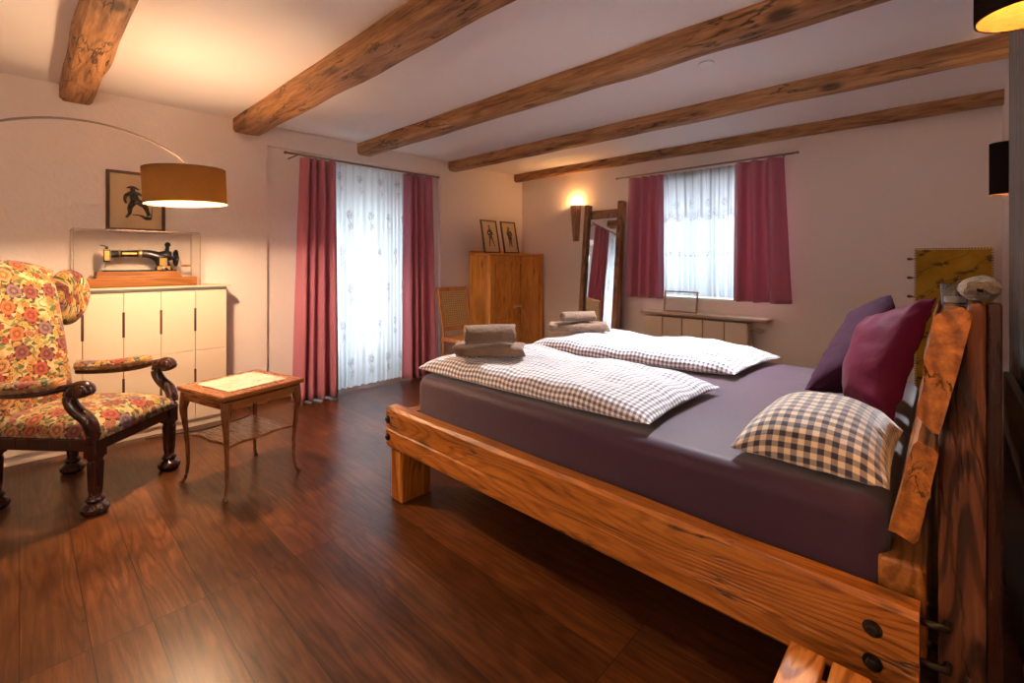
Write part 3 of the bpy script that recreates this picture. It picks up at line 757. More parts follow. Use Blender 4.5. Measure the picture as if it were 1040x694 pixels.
m = MB().tube([(0, .15, .25), (0, .155, .30)], [.016, .010], 10).lathe([(.004, 0), (.018, .004), (.020, .016), (.014, .028), (.006, .034)], 12, T(0, .155, .29))
m.build('bobbin_winder', M_black, SM)
m = MB().tube([(0, .225, .205), (.004, .235, .175), (.004, .238, .145)], .006, 8)
m.build('crank', M_steel, SM)
MB().tube([(.004, .238, .147), (.004, .262, .147), (.004, .30, .147)], [.006, .009, .006], 10).build('crank_handle', M_oakbase, SM)
# acrylic cover
AC = thing('display_cover', 'clear acrylic box covering the sewing machine', 'display cover', (XM, .585, ZB))
m = MB(); x0, x1, y0, y1, zz, th = -.132, .140, -.352, .345, .392, .003
m.box(x0, x1, y0, y0+th, 0, zz).box(x0, x1, y1-th, y1, 0, zz).box(x0, x0+th, y0+th, y1-th, 0, zz).box(x1-th, x1, y0+th, y1-th, 0, zz).box(x0, x1, y0, y1, zz, zz+th)
m.build('cover_panels', M_acryl, AC)
t = NT('acrylic_edge'); gl = t.n('BsdfGlossy', {0: (.95, .85, .75), 'Roughness': .25}); tr = t.n('BsdfTransparent', {0: (.9, .84, .78)})
t.surf(t.n('MixShader', {0: .35, 1: tr.outputs[0], 2: gl.outputs[0]})); M_aedge = t.m
m = MB(); e = .0025
for (a, b_) in ((x0, y0), (x0, y1), (x1, y0), (x1, y1)): m.box(a-e, a+e, b_-e, b_+e, 0, zz+th)
for b_ in (y0, y1): m.box(x0, x1, b_-e, b_+e, zz, zz+2*e)
for a in (x0, x1): m.box(a-e, a+e, y0, y1, zz, zz+2*e)
m.build('cover_edges', M_aedge, AC)

# ------------------------------------------------------------------ framed prints
def limb(mb, pts, rs, z):
    """flat tapered stroke in the print plane (local y across, z up) at local x = z"""
    L = []; Rr = []
    pts = spline(pts, 5); rs = [a[0] for a in spline([(r,) for r in rs], 5)]
    for i, p in enumerate(pts):
        a = pts[max(i-1, 0)]; b = pts[min(i+1, len(pts)-1)]
        d = Vector((b[0]-a[0], b[1]-a[1])).normalized(); n = Vector((-d.y, d.x))
        L.append((z, p[0]+n.x*rs[i], p[1]+n.y*rs[i])); Rr.append((z, p[0]-n.x*rs[i], p[1]-n.y*rs[i]))
    k = len(pts); mb.add(L+Rr, [(i, i+1, k+i+1, k+i) for i in range(k-1)], mi=1)
def disc(mb, c, r, z, ry=None):
    n = 16; mb.add([(z, c[0]+r*math.cos(2*PI*i/n), c[1]+(ry or r)*math.sin(2*PI*i/n)) for i in range(n)], [tuple(range(n))], mi=1)
def figure(mb, style, s, z):
    def P(l): return [(a*s, b*s) for a, b in l]
    def Rr(l): return [a*s for a in l]
    if style == 0:   # lunging swordsman
        disc(mb, (-.04*s, .315*s), .05*s, z); limb(mb, P([(-.16, .36), (-.04, .385), (.10, .33)]), Rr([.012, .035, .008]), z)
        limb(mb, P([(-.03, .29), (-.02, .16), (.03, .03)]), Rr([.06, .085, .09]), z)
        limb(mb, P([(-.07, .25), (-.17, .17), (-.19, .06), (-.16, -.02)]), Rr([.045, .04, .03, .02]), z)
        limb(mb, P([(.03, .26), (.14, .20), (.27, .17)]), Rr([.035, .03, .012]), z)
        limb(mb, P([(-.01, .04), (-.09, -.12), (-.10, -.26), (-.17, -.36)]), Rr([.07, .055, .035, .028]), z)
        limb(mb, P([(.06, .04), (.19, -.06), (.25, -.20), (.28, -.30)]), Rr([.075, .06, .04, .04]), z)
        limb(mb, P([(-.05, -.29), (.10, -.30), (.22, -.36), (.34, -.36)]), Rr([.012, .018, .045, .03]), z)
        limb(mb, P([(.34, -.1), (.33, -.34)]), Rr([.008, .012]), z)
    elif style == 1:  # standing figure with staff
        disc(mb, (0, .31*s), .04*s, z); limb(mb, P([(-.06, .36), (0, .40), (.05, .35)]), Rr([.01, .03, .01]), z)
        limb(mb, P([(0, .28), (.0, .15), (.01, .0)]), Rr([.05, .085, .06]), z)
        limb(mb, P([(-.05, .24), (-.11, .12), (-.04, .04)]), Rr([.03, .03, .02]), z); limb(mb, P([(.05, .24), (.12, .12), (.06, .05)]), Rr([.03, .03, .02]), z)
        limb(mb, P([(-.02, .02), (-.05, -.16), (-.09, -.36)]), Rr([.05, .03, .02]), z); limb(mb, P([(.03, .02), (.10, -.16), (.16, -.36)]), Rr([.05, .03, .02]), z)
    else:             # figure in a long coat
        disc(mb, (-.02*s, .31*s), .045*s, z); limb(mb, P([(-.08, .35), (-.02, .38), (.05, .34)]), Rr([.01, .03, .01]), z)
        limb(mb, P([(-.02, .28), (.0, .12), (.02, -.08)]), Rr([.05, .09, .10]), z)
        limb(mb, P([(.04, .24), (.13, .16), (.10, .04)]), Rr([.03, .03, .02]), z); limb(mb, P([(-.07, .24), (-.10, .10), (.0, .06)]), Rr([.03, .03, .02]), z)
        limb(mb, P([(-.02, -.06), (-.03, -.22), (-.06, -.36)]), Rr([.045, .028, .02]), z); limb(mb, P([(.06, -.06), (.05, -.22), (.08, -.36)]), Rr([.045, .028, .02]), z)
def framed(name, label, loc, w_, h_, b_, style, fs, tilt=0., rz=0., group=None, fmat=None, pmat=None, figoff=(0, 0)):
    """faces local +x; origin at the bottom edge"""
    f = thing(name, label, 'picture', loc, rz, group)
    M = R(-tilt, 'Y')
    m = MB(); d = .016
    m.box(-d, .004, -w_/2, -w_/2+b_, 0, h_, M); m.box(-d, .004, w_/2-b_, w_/2, 0, h_, M); m.box(-d, .004, -w_/2+b_, w_/2-b_, 0, b_, M); m.box(-d, .004, -w_/2+b_, w_/2-b_, h_-b_, h_, M)
    m.build('frame', fmat or M_frame, f, .002)
    if style is None:
        MB().box(-.004, -.002, -w_/2+b_, w_/2-b_, b_, h_-b_, M).build('glazing', M_glass, f); return f
    m = MB(); m.box(-d+.002, -.006, -w_/2+b_, w_/2-b_, b_, h_-b_)
    if style is not None:
        q = MB(); figure(q, style, fs, -.0055); m.add([v+Vector((0, figoff[0], h_/2+figoff[1])) for v in q.v], q.f, mi=1)
    for i in range(len(m.v)): m.v[i] = M @ m.v[i]
    m.build('print', [pmat or M_paper, M_ink], f, recalc=False)
    MB().box(-.004, -.003, -w_/2+b_, w_/2-b_, b_, h_-b_, M).build('glazing', M_pglass, f)
    return f
framed('framed_print', 'dark framed print of a lunging swordsman behind the arc lamp shade', (XL+.018, .590, 1.475), .345, .44, .021, 0, .30, group=None, figoff=(-.01, -.01))

# ------------------------------------------------------------------ pine wardrobe
WX, WYa, WYb, WH = -3.985, 3.845, 4.845, 1.355
WR = thing('wardrobe', 'small honey pine wardrobe with two doors in the room corner', 'wardrobe', (WX, (WYa+WYb)/2, 0))
wy = (WYb-WYa)/2; dp = WX-(XL+.03)
m = MB().box(-dp, -.024, -wy+.012, -wy+.034, 0, WH-.03).box(-dp, -.024, wy-.034, wy-.012, 0, WH-.03).box(-dp, -dp+.012, -wy+.034, wy-.034, .05, WH-.03).box(-dp+.012, -.03, -wy+.034, wy-.034, .06, .08)
m.build('carcass', M_pine, WR, .002)
MB().box(-dp, .012, -wy, wy, WH-.03, WH).build('top', M_pineX, WR, .008, 3)
MB().box(-dp, -dp+.02, -wy+.01, wy-.01, WH, WH+.035).build('back_rail', M_pineX, WR, .004)
def pdoor(y0, y1, z0, z1, fr=.065, midv=True):
    m = MB(); m.box(-.022, 0, y0, y0+fr, z0, z1); m.box(-.022, 0, y1-fr, y1, z0, z1); m.box(-.022, 0, y0+fr, y1-fr, z0, z0+fr); m.box(-.022, 0, y0+fr, y1-fr, z1-fr, z1)
    m.box(-.020, -.016, y0+fr, y1-fr, z0+fr, z1-fr); m.box(-.014, -.001, y0+fr+.022, y1-fr-.022, z0+fr+.022, z1-fr-.022); return m.build('door', M_pine, WR, .003)
yc = -.04
d1 = pdoor(-wy+.012, yc-.003, .457, WH-.037); d2 = pdoor(yc+.003, wy-.012, .058, WH-.037)
kn = [(.008, 0), (.008, .012), (.019, .018), (.022, .028), (.014, .040), (.002, .043)]
for d, y in ((d1, yc-.035), (d2, yc+.035)): MB().lathe(kn, 14, T(0, y, .68)@R(PI/2, 'Y')).build('knob', M_shelf, d)['label'] = 'small pale wooden knob'
for z0, z1 in ((.055, .25), (.253, .452)):
    d = MB().box(-.022, 0, -wy+.012, yc-.003, z0, z1-.002).build('drawer', M_pineX, WR, .004)
    MB().lathe(kn, 14, T(0, (-wy+yc)/2, (z0+z1)/2)@R(PI/2, 'Y')).build('knob', M_shelf, d)['label'] = 'small pale wooden knob'
MB().box(-.03, -.012, -wy+.034, wy-.034, 0, .054).build('plinth', M_pineX, WR)
framed('framed_print', 'dark framed print of a thin standing figure on the wardrobe, next to the long curtain', (-4.135, 4.045, WH+.004), .275, .425, .018, 1, .35, .20, 0., 'prints on the wardrobe')
framed('framed_print', 'dark framed print of a figure in a coat on the wardrobe, nearest the room corner', (-4.125, 4.385, WH+.004), .275, .425, .018, 2, .35, .20, 0., 'prints on the wardrobe')

# ------------------------------------------------------------------ rattan chair facing +x
RC = thing('rattan_chair', 'wooden chair with woven cane backrest and seat between curtain and wardrobe', 'chair', (-3.72, 3.295, 0))
hw = .195
for s_ in (1, -1):
    y = s_*hw
    MB().tube(spline([(-.20, y, 0), (-.205, y, .22), (-.205, y, .44), (-.235, y, .62), (-.30, y, .975)], 5), (.016), 8).build('back_leg', M_rattanwood, RC)
    MB().tube([(.205, y, 0), (.20, y, .25), (.20, y, .425)], [.013, .017, .019], 8).build('front_leg', M_rattanwood, RC)
def bx_at(z): return -.205-(z-.44)*.178
for z0, z1 in ((.925, .97), (.505, .545)):
    xa, xb = bx_at(z0), bx_at(z1)
    MB().hexa([(xa-.012, -hw, z0), (xa+.012, -hw, z0), (xa+.012, hw, z0), (xa-.012, hw, z0)], [(xb-.012, -hw, z1), (xb+.012, -hw, z1), (xb+.012, hw, z1), (xb-.012, hw, z1)]).build('back_rail', M_rattanwood, RC, .004)
xa, xb = bx_at(.54), bx_at(.93)
MB().hexa([(xa-.004, -hw+.012, .54), (xa+.004, -hw+.012, .54), (xa+.004, hw-.012, .54), (xa-.004, hw-.012, .54)], [(xb-.004, -hw+.012, .93), (xb+.004, -hw+.012, .93), (xb+.004, hw-.012, .93), (xb-.004, hw-.012, .93)]).build('backrest', M_rattan, RC)
m = MB().box(-.225, .225, -hw-.018, -hw+.03, .405, .448).box(-.225, .225, hw-.03, hw+.018, .405, .448).box(.18, .225, -hw+.03, hw-.03, .405, .448).box(-.225, -.185, -hw+.03, hw-.03, .405, .448)
m.build('seat_frame', M_rattanwood, RC, .006)
MB().box(-.185, .18, -hw+.03, hw-.03, .428, .444).build('seat', M_rattan, RC)
for z, y in ((.18, hw), (.18, -hw), (.26, hw), (.26, -hw)): MB().tube([(-.20, y, z), (.20, y, z)], .008, 8).build('stretcher', M_rattanwood, RC)

# ------------------------------------------------------------------ leaning mirror
MR = thing('leaning_mirror', 'tall mirror in a rough timber frame leaning against the window wall', 'mirror', (-3.0, 4.60, 0))
th = math.atan2(.20, 1.92); M = R(-th, 'X')
Lm = 1.955
m1 = MB().box(-.265, -.265+.062, -.03, .055, 0, Lm, M).build('post', M_mirrorwood, MR, .006)
m2 = MB().box(.265-.068, .265, -.03, .055, 0, Lm+.015, M).build('post', M_mirrorwood, MR, .006)
MB().box(-.204, .198, -.012, .045, Lm-.175, Lm-.075, M).build('crossbar', M_mirrorwood, MR, .006)
MB().box(-.204, .198, -.012, .045, .06, .16, M).build('crossbar', M_mirrorwood, MR, .006)
MB().box(-.204, .198, .006, .012, .158, Lm-.173, M).build('mirror_glass', M_mirror, MR)

# ------------------------------------------------------------------ wall torch
TC = thing('wall_torch', 'half round wooden wall torch glowing beside the mirror', 'wall lamp', (-3.46, YW, 1.515))
m = MB(); prof = [(.0, .036, .05), (.15, .046, .062), (.32, .056, .078), (.455, .066, .092)]
outer = []; inner = []
N_ = 12
vs = []; fs = []
for z, hw_, d in prof:
    for k in range(N_+1):
        a = PI*k/N_; vs.append((-hw_*math.cos(a), -.002-d*math.sin(a), z+.01*noise.noise(Vector((k*.7, z*9, 3)))))
for i in range(len(prof)-1):
    for k in range(N_): fs.append((i*(N_+1)+k, i*(N_+1)+k+1, (i+1)*(N_+1)+k+1, (i+1)*(N_+1)+k))
fs.append(tuple(range(N_+1)))
m.add(vs, fs, smooth=True); m.build('bark_shell', M_bark, TC, solid=.008)
MB().lathe([(.004, 0), (.016, .01), (.018, .03), (.010, .05), (.002, .056)], 12, T(0, -.045, .405)).build('bulb', M_bulb, TC)

# ------------------------------------------------------------------ radiator and shelf under window
RD = thing('radiator_cover', 'beige radiator cover of five panels under the window', 'radiator', (-1.885, 4.75, 0))
m = MB().box(-.535, .515, -.052, .10, .10, .66); m.build('body', M_cream, RD, .004)
for i in range(5):
    x0 = -.535+i*.21; MB().box(x0+.004, x0+.206, -.072, -.053, .09, .668).build('panel', M_shelf if False else M_cream, RD, .004)
for i in range(4):
    x0 = -.535+(i+1)*.21; MB().box(x0-.0025, x0+.0025, -.058, -.0525, .09, .66).build('gap_strip', M_dark, RD)
MB().box(-.50, -.44, -.03, .04, 0, .10).build('foot', M_white, RD); MB().box(.42, .48, -.03, .04, 0, .10).build('foot', M_white, RD)
MB().tube([(.515, .03, .60), (.56, .03, .60)], .010, 8).lathe([(.012, 0), (.019, .006), (.021, .03), (.016, .045)], 14, T(.552, .03, .60)@R(PI/2, 'Y')).build('thermostat_valve', M_shelf, RD)
o = MB().box(-2.45, -1.20, 4.645, YW-.002, .692, .722).build('window_shelf', M_shelf, None, .008, 3)
tag(o, 'pale wooden shelf above the radiator cover', 'shelf')
f = framed('empty_frame', 'small empty glass picture frame with thin brown border leaning on the window shelf', (-2.03, 4.695, .724), .355, .222, .013, None, 0, .16, -PI/2, None, M_framelt, M_paperw)

# ------------------------------------------------------------------ bed
BD = thing('timber_bed', 'double bed of rough orange timber beams with dark purple mattress', 'bed', (-1.07, 2.23, 0))
ob = Vector((-1.07, 2.23, 0))
def BB(x0, x1, y0, y1, z0, z1, mb=None): return (mb or MB()).box(x0-ob.x, x1-ob.x, y0-ob.y, y1-ob.y, z0, z1)
def rough_rail(x0, x1, y0, y1, z0, z1, name, seed):
    """long timber with slightly uneven faces, split along its middle at the foot end"""
    n = 70; vs = []; fs = []
    for i in range(n+1):
        x = x0+(x1-x0)*i/n; q = lambda s, a=.004: noise.noise(Vector((x*3.1, s*5.3, seed)))*a
        g = .010*max(0., 1-i/26.)+.002; zm = z0+(z1-z0)*(.47-.10*i/n)
        bv = .012; e = bv if 0 < i < n else bv
        sec = [(y0+bv, z0+q(1)), (y0+q(2), z0+bv), (y0+q(3), zm-.008), (y0+g, zm), (y0+q(4), zm+.008), (y0+q(5), z1-bv+q(8)), (y0+bv, z1+q(6)), (y1-bv, z1+q(7)), (y1, z1-bv), (y1, z0+bv), (y1-bv, z0)]
        sh = .0 if 0 < i < n else .0
        for (y, z) in sec: vs.append((x-ob.x, y-ob.y, z))
    m_ = 11
    for i in range(n):
        for j in range(m_): fs.append((i*m_+j, (i+1)*m_+j, (i+1)*m_+(j+1) % m_, i*m_+(j+1) % m_))
    fs += [tuple(range(m_))[::-1], tuple(range(n*m_, n*m_+m_))]
    return MB().add(vs, fs).build(name, M_rail, BD)
nr = rough_rail(-2.17, -.045, 1.33, 1.405, .270, .4825, 'side_rail', 1)
fr = rough_rail(-2.17, -.045, 3.065, 3.14, .270, .4825, 'side_rail', 4)
BB(-2.14, -2.06, 1.405, 3.065, .28, .455).build('foot_rail', M_railY, BD, .008)
BB(-.125, -.035, 1.42, 3.05, .33, .545).build('head_rail', M_railY, BD, .010)
for (ya, yb_) in ((1.345, 1.53), (2.94, 3.125)): BB(-2.15, -2.045, ya, yb_, 0, .2695).build('leg', M_leg, BD, .008)
# posts with a sloping front
for k, (ya, yb_) in enumerate(((1.395, 1.475), (2.99, 3.07))):
    prof = [(-.016, 0), (.060, 0), (.060, 1.150), (.052, 1.165), (.034, 1.158), (-.016, .845)]
    MB().prism([(x-ob.x, z) for x, z in prof], 1, ya-ob.y, yb_-ob.y).build('headboard_post', M_post, BD, .006)
BB(.0605, .083, 1.40, 1.47, 0, 1.162).build('back_batten', M_mahog, BD, .004)
# leaning headboard planks, rough sawn, near end at y=1.33
def plank(pts_near, y0, y1, name, seed, drop):
    n = 46; vs = []; fs = []; k = len(pts_near)
    for i in range(n+1):
        y = y0+(y1-y0)*i/n; 
        for j, (x, z, lo) in enumerate(pts_near):
            d = .006*noise.noise(Vector((y*4, j*3.7, seed)))+.003*noise.noise(Vector((y*17, j*9.7, seed)))
            vs.append((x+d-ob.x, y-ob.y, z+d*.8-(drop*min(1, (y-y0)/.5) if lo else 0)))
    for i in range(n):
        for j in range(k): fs.append((i*k+j, i*k+(j+1) % k, (i+1)*k+(j+1) % k, (i+1)*k+j))
    m = MB().add(vs, fs); m.add(vs[:k], [tuple(range(k))], mi=1); m.add(vs[-k:], [tuple(range(k))[::-1]], mi=1)
    return m.build(name, [M_railY, M_end], BD, merge=True)
plank([(-.0516, .918, 0), (-.040, .985, 0), (-.042, 1.03, 0), (-.030, 1.075, 0), (-.026, 1.115, 1), (-.0216, 1.135, 1), (-.008, 1.145, 1), (.020, 1.156, 1), (.034, 1.153, 1), (.037, 1.140, 1), (.012, 1.01, 0), (-.0136, .884, 0), (-.024, .888, 0)], 1.33, 3.10, 'headboard_plank', 2, .085)
plank([(-.094, .652, 0), (-.078, .73, 0), (-.062, .815, 0), (-.054, .853, 0), (-.048, .862, 0), (-.022, .848, 0), (-.0165, .838, 0), (-.030, .74, 0), (-.045, .648, 0), (-.050, .640, 0), (-.088, .646, 0)], 1.33, 3.10, 'headboard_plank', 5, 0)
for z in (.455, .365):
    MB().tube([(-.06-ob.x, 1.44-ob.y, z), (-.016-ob.x, 1.44-ob.y, z)], .009, 10).build('tie_rod', M_iron, BD)
    MB().tube([(-.046-ob.x, 1.365-ob.y, z), (-.0-ob.x, 1.372-ob.y, z), (.0-ob.x, 1.396-ob.y, z)], .008, 10).build('tie_rod', M_iron, BD)
for (x, z) in ((-.125, .415), (-.125, .338), (-2.150, .420), (-2.150, .325)):
    Mx = T(x-ob.x, 1.331-ob.y, z)@R(PI/2, 'X')
    MB().lathe([(.019, 0), (.019, .003), (.012, .0035)], 20, Mx, False).lathe([(.0125, .003), (.0125, .013), (.010, .015), (.002, .0152)], 6, Mx, False).build('bolt', M_iron, BD)
# mattress: rounded block with soft surface
def rblock(x0, x1, y0, y1, z0, z1, r, name, mat, parent, n=60, wob=.004, seed=0):
    m = MB().box(x0, x1, y0, y1, z0, z1); bm = bmesh.new()
    me = bpy.data.meshes.new(name); me.from_pydata([tuple(v) for v in m.v], [], m.f); bm.from_mesh(me)
    bmesh.ops.recalc_face_normals(bm, faces=bm.faces)
    bmesh.ops.bevel(bm, geom=list(bm.edges), offset=r, segments=6, affect='EDGES', profile=.5)
    for f_ in bm.faces: f_.smooth = True
    bm.to_mesh(me); bm.free(); me.materials.append(mat)
    o = bpy.data.objects.new(name, me); COL.objects.link(o); o.parent = parent; return o
rblock(-2.025-ob.x, -.100-ob.x, 1.415-ob.y, 3.055-ob.y, .36, .660, .055, 'mattress', M_sheet, BD)
BB(-2.05, -.13, 1.41, 3.06, .29, .358).build('slat_base', M_railY, BD)

# ------------------------------------------------------------------ bedding
def cushion(name, corners, top, bot, mat, n=36, pw=4., inset=.05, seed=0, wr=.012, wsc=7., flat=None, ears=0., parent=None):
    """corners NL, NR, FR, FL; bulges top above and bot below the bilinear patch"""
    A, B, C_, D = [Vector(c) for c in corners]
    nrm = (B-A).cross(D-A).normalized()
    def mk(side):
        def fn(u, v):
            s_ = math.sin((u-.5)*PI*.999); t_ = math.sin((v-.5)*PI*.999)
            s2 = s_*(1-inset*(1-t_*t_)); t2 = t_*(1-inset*(1-s_*s_))
            uu = (s2+1)/2; vv = (t2+1)/2
            p = A*(1-uu)*(1-vv)+B*uu*(1-vv)+C_*uu*vv+D*(1-uu)*vv
            e = max(0, (1-abs(s_)**pw)*(1-abs(t_)**pw))**.5
            h = (top if side > 0 else -bot)*e
            wv = wr*e*(noise.noise(p*wsc+Vector((seed, seed, 0)))+.5*noise.noise(p*wsc*2.3))
            rim = (1-e)*wr*.8*noise.noise(Vector((s_*6, t_*6, seed+9)))
            return p+nrm*(h+wv*(1 if side > 0 else .3)+rim)
        return fn
    o = MB().grid(mk(1), n, n).grid(mk(-1), n, n, flip=True).build(name, mat, parent, merge=True)
    return o
def duvet(corners, h, seed, label, nm='folded_duvet'):
    A, B, C_, D = [Vector(c) for c in corners]
    def mk(side):
        def fn(u, v):
            s_ = math.sin((u-.5)*PI*.999); t_ = math.sin((v-.5)*PI*.999)
            t2 = t_*(1-.03*(1-s_*s_)); s2 = s_*(1-.035*(1-t_*t_))
            uu = (s2+1)/2; vv = (t2+1)/2
            p = A*(1-uu)*(1-vv)+B*uu*(1-vv)+C_*uu*vv+D*(1-uu)*vv
            e = (max(0, (1-abs(s_)**7))*max(0, (1-abs(t_)**7)))**.55
            soft = 1-.22*max(0, s_)**3-.06*t_
            base = .030*(1-e)*(1 if side else 1)
            w_ = .022*noise.noise(Vector((p.x*3.2, p.y*6, seed)))+.015*noise.noise(Vector((p.x*9, p.y*16, seed+3)))
            if side > 0: z = .012+.020*(1-e)+h*e*soft+w_*e
            else: z = .012+.020*(1-e)*1.
            if side < 0: z -= .008*e
            return (p.x+.006*noise.noise(Vector((p.x*8, p.y*8, seed+5))), p.y+.01*noise.noise(Vector((p.x*5, p.y*5, seed+7))), p.z+z)
        return fn
    o = MB().grid(mk(1), 64, 44).grid(mk(-1), 64, 44, flip=True).build(nm, M_ging, None, merge=True)
    return tag(o, label, 'duvet', 'folded duvets on the bed')
duvet([(-2.02, 1.425, .661), (-.745, 1.475, .661), (-.735, 2.125, .661), (-2.0, 2.12, .661)], .098, 2, 'folded blue checked duvet on the near half of the bed')
duvet([(-1.985, 2.245, .661), (-.765, 2.415, .661), (-.705, 3.045, .661), (-1.95, 2.93, .661)], .105, 15, 'folded blue checked duvet on the window half of the bed')

def rotz(p, a): return (p[0]*math.cos(a)-p[1]*math.sin(a), p[0]*math.sin(a)+p[1]*math.cos(a))
def towel_flat(loc, a, L, W, H, label):
    def mk(k):
        def fn(u, v):
            # closed loop section (v) swept along u
            th = 2*PI*v; c_, s_ = math.cos(th), math.sin(th)
            y = W/2*math.copysign(abs(c_)**.45, c_); z = H/2+H/2*math.copysign(abs(s_)**.55, s_)
            x = (u-.5)*L
            e = 1-.0*abs(2*u-1)**8
            x += .012*math.sin(th*2)*(abs(2*u-1)**6)
            nz = .006*noise.noise(Vector((x*14, y*14, z*20+k)))
            return (x, y+nz, max(.0, z+nz*(z > .01)))
        return fn
    m = MB().grid(mk(loc[0]*7), 18, 36)
    # end caps
    for e in (0, 1):
        ring = [Vector(mk(loc[0]*7)(e, j/36)) for j in range(36)]; c_ = sum(ring, Vector())/36
        m.add(ring+[c_], [(j, (j+1) % 36, 36) for j in range(36)], smooth=True)
    o = m.build('folded_towel', M_towel, None, merge=True); o.location = loc; o.rotation_euler = (0, 0, a)
    return tag(o, label, 'towel', 'folded towels on the duvets')
def towel_roll(loc, a, L, rx, rz_, label):
    turns = 2.6; n = 70; pts = []
    for i in range(n+1):
        f = i/n; r = .22+.78*f; th = -PI/2-turns*2*PI*(1-f)
        pts.append((r*rx*math.cos(th), rz_+r*rz_*math.sin(th)))
    def fn(u, v):
        i = min(n, int(round(v*n))); y, z = pts[i]
        x = (u-.5)*L+.004*math.sin(i*.9)*(2*u-1)
        nz = .004*noise.noise(Vector((x*14, y*14, z*20+loc[1])))
        return (x, y+nz, z+nz+.006)
    o = MB().grid(fn, 16, n).build('rolled_towel', M_towel, None, solid=.011); o.location = loc; o.rotation_euler = (0, 0, a)
    return tag(o, label, 'towel', 'rolled towels on the folded towels')
def top_of(o, x, y, r):
    from mathutils.bvhtree import BVHTree
    me = o.data; bv = BVHTree.FromPolygons([v.co for v in me.vertices], [tuple(p.vertices) for p in me.polygons]); z = 0
    for i in range(-8, 9):
        for j in range(-8, 9):
            h_ = bv.ray_cast(Vector((x+i*r/8, y+j*r/8, 2)), Vector((0, 0, -1)))
            if h_[0]: z = max(z, h_[0].z)
    return z
DUV = [o for o in COL.objects if o.name.startswith('folded_duvet')]
ZT1 = top_of(DUV[0], -1.665, 1.605, .13)+.001
towel_flat((-1.665, 1.605, ZT1), math.radians(43), .335, .16, .056, 'flat folded brown towel on the near duvet, under a rolled towel')
towel_roll((-1.640, 1.580, ZT1+.062), math.radians(54), .245, .054, .045, 'rolled brown towel on the near duvet, topmost of its stack')
ZT2 = top_of(DUV[1], -1.785, 2.535, .14)+.001
towel_flat((-1.785, 2.535, ZT2), math.radians(45), .375, .15, .056, 'flat folded brown towel on the duvet near the window, under a rolled towel')
towel_roll((-1.775, 2.515, ZT2+.062), math.radians(58), .225, .042, .031, 'rolled brown towel on the duvet near the window, topmost of its stack')

pl = cushion('bed_pillow', [(-.455, 2.345, .690), (-.17, 2.56, .690), (-.180, 2.60, 1.105), (-.335, 2.65, 1.015)], .12, .04, M_plum, 34, 2.2, -.05, 3, .022, 6.)
tag(pl, 'dark plum pillow standing behind the burgundy pillow', 'pillow')
pb = cushion('bed_pillow', [(-.295, 2.28, .690), (-.140, 2.06, .690), (-.030, 2.24, 1.125), (-.232, 2.42, 1.01)], .095, .020, M_burg, 34, 3., .06, 8, .020, 6.)
tag(pb, 'bright burgundy pillow leaning against the headboard', 'pillow')
pc = cushion('bed_pillow', [(-.48, 1.475, .688), (-.103, 1.455, .692), (-.105, 1.95, .705), (-.465, 1.93, .690)], .130, .025, M_ging2, 40, 2.6, .05, 5, .008, 7.)
tag(pc, 'checked blue and cream pillow lying flat by the headboard', 'pillow')

# tealight glass on headboard plank
TG = thing('tealight_glass', 'small clear glass tealight holder on the headboard top edge', 'candle holder', (.012, 1.50, 1.148))
MB().lathe([(.020, 0), (.023, .001), (.026, .05), (.0245, .05), (.0215, .006), (.0005, .006)], 24).build('glass_cup', M_tea, TG)
MB().lathe([(.018, .007), (.019, .008), (.019, .020), (.001, .020)], 18).build('candle', M_white, TG)

# dark cushion roll behind the post top
t = fabric('grey_fur', (.11, .09, .075), .95, .6, .8, 40., .4, 160.)
def furfn(u, v):
    th = 2*PI*v; y = 1.385+u*.17; e = max(.02, 1-abs(2*u-1)**6)**.5
    x = .050+.034*math.cos(th)*e+.004*noise.noise(Vector((y*30, th*2, 1)))
    return (x, y, 1.190+.024*math.sin(th)*e*(1 if math.sin(th) < 0 else .85+.5*(x-.02)/.06)+.005*noise.noise(Vector((y*30, th*2, 4))))
o = MB().grid(furfn, 26, 24).build('sheepskin', t, None, merge=True); tag(o, 'grey rolled sheepskin lying on top of the near headboard post', 'sheepskin')

# ------------------------------------------------------------------ slatted stool
SL = thing('slatted_stool', 'small slatted pine stool beside the bed rail', 'stool', (-.125, 1.07, 0))
sx0 = -.145
for i in range(4): 
    x0 = sx0+i*.083
    MB().box(x0, x0+.070, -.18, .172, .338, .360).build('slat', M_stool, SL, .004)
for y in (-.13, .12): MB().box(sx0+.005, sx0+.314, y-.012, y+.012, .300, .337).build('bearer', M_stool, SL, .003)
for x in (sx0+.02, sx0+.298):
    for y in (-.13, .12): MB().box(x-.018, x+.018, y-.018, y+.018, 0, .2995).build('leg', M_stool, SL, .003)

# ------------------------------------------------------------------ gold studded screen in the far corner
GS = thing('gold_screen', 'gold painted screen with dark leafy branches and studded edge in the far corner', 'folding screen', (.02, 4.40, 0))
MB().box(-.195, .200, -.012, .012, .05, 1.345).build('screen_panel', M_goldp, GS, .003)
studs = MB()
zs = 1.337
def stud(mb, x, z): mb.lathe([(.0055, 0), (.005, .003), (.002, .005), (.0002, .0052)], 8, T(x, -.0125, z)@R(PI/2, 'X'))
n_ = 26
for i in range(n_+1): stud(studs, -.190+.385*i/n_, zs)
for i in range(1, 70): stud(studs, -.190, zs-i*.0175); stud(studs, .195, zs-i*.0175)
studs.build('stud_border', plain('stud_brass', (.72, .60, .40), .35, .6), GS)
for z in (1.27, 1.135, 1.0): MB().tube([(-.205, -.003, z), (-.225, -.003, z), (-.236, -.003, z)], [.006, .011, .006], 10).tube([(-.194, -.003, z), (-.21, -.003, z)], .004, 6).build('hinge_knob', M_frame, GS)
for x in (-.17, .175): MB().box(x-.015, x+.015, -.012, .012, 0, .0495).build('foot', M_frame, GS)
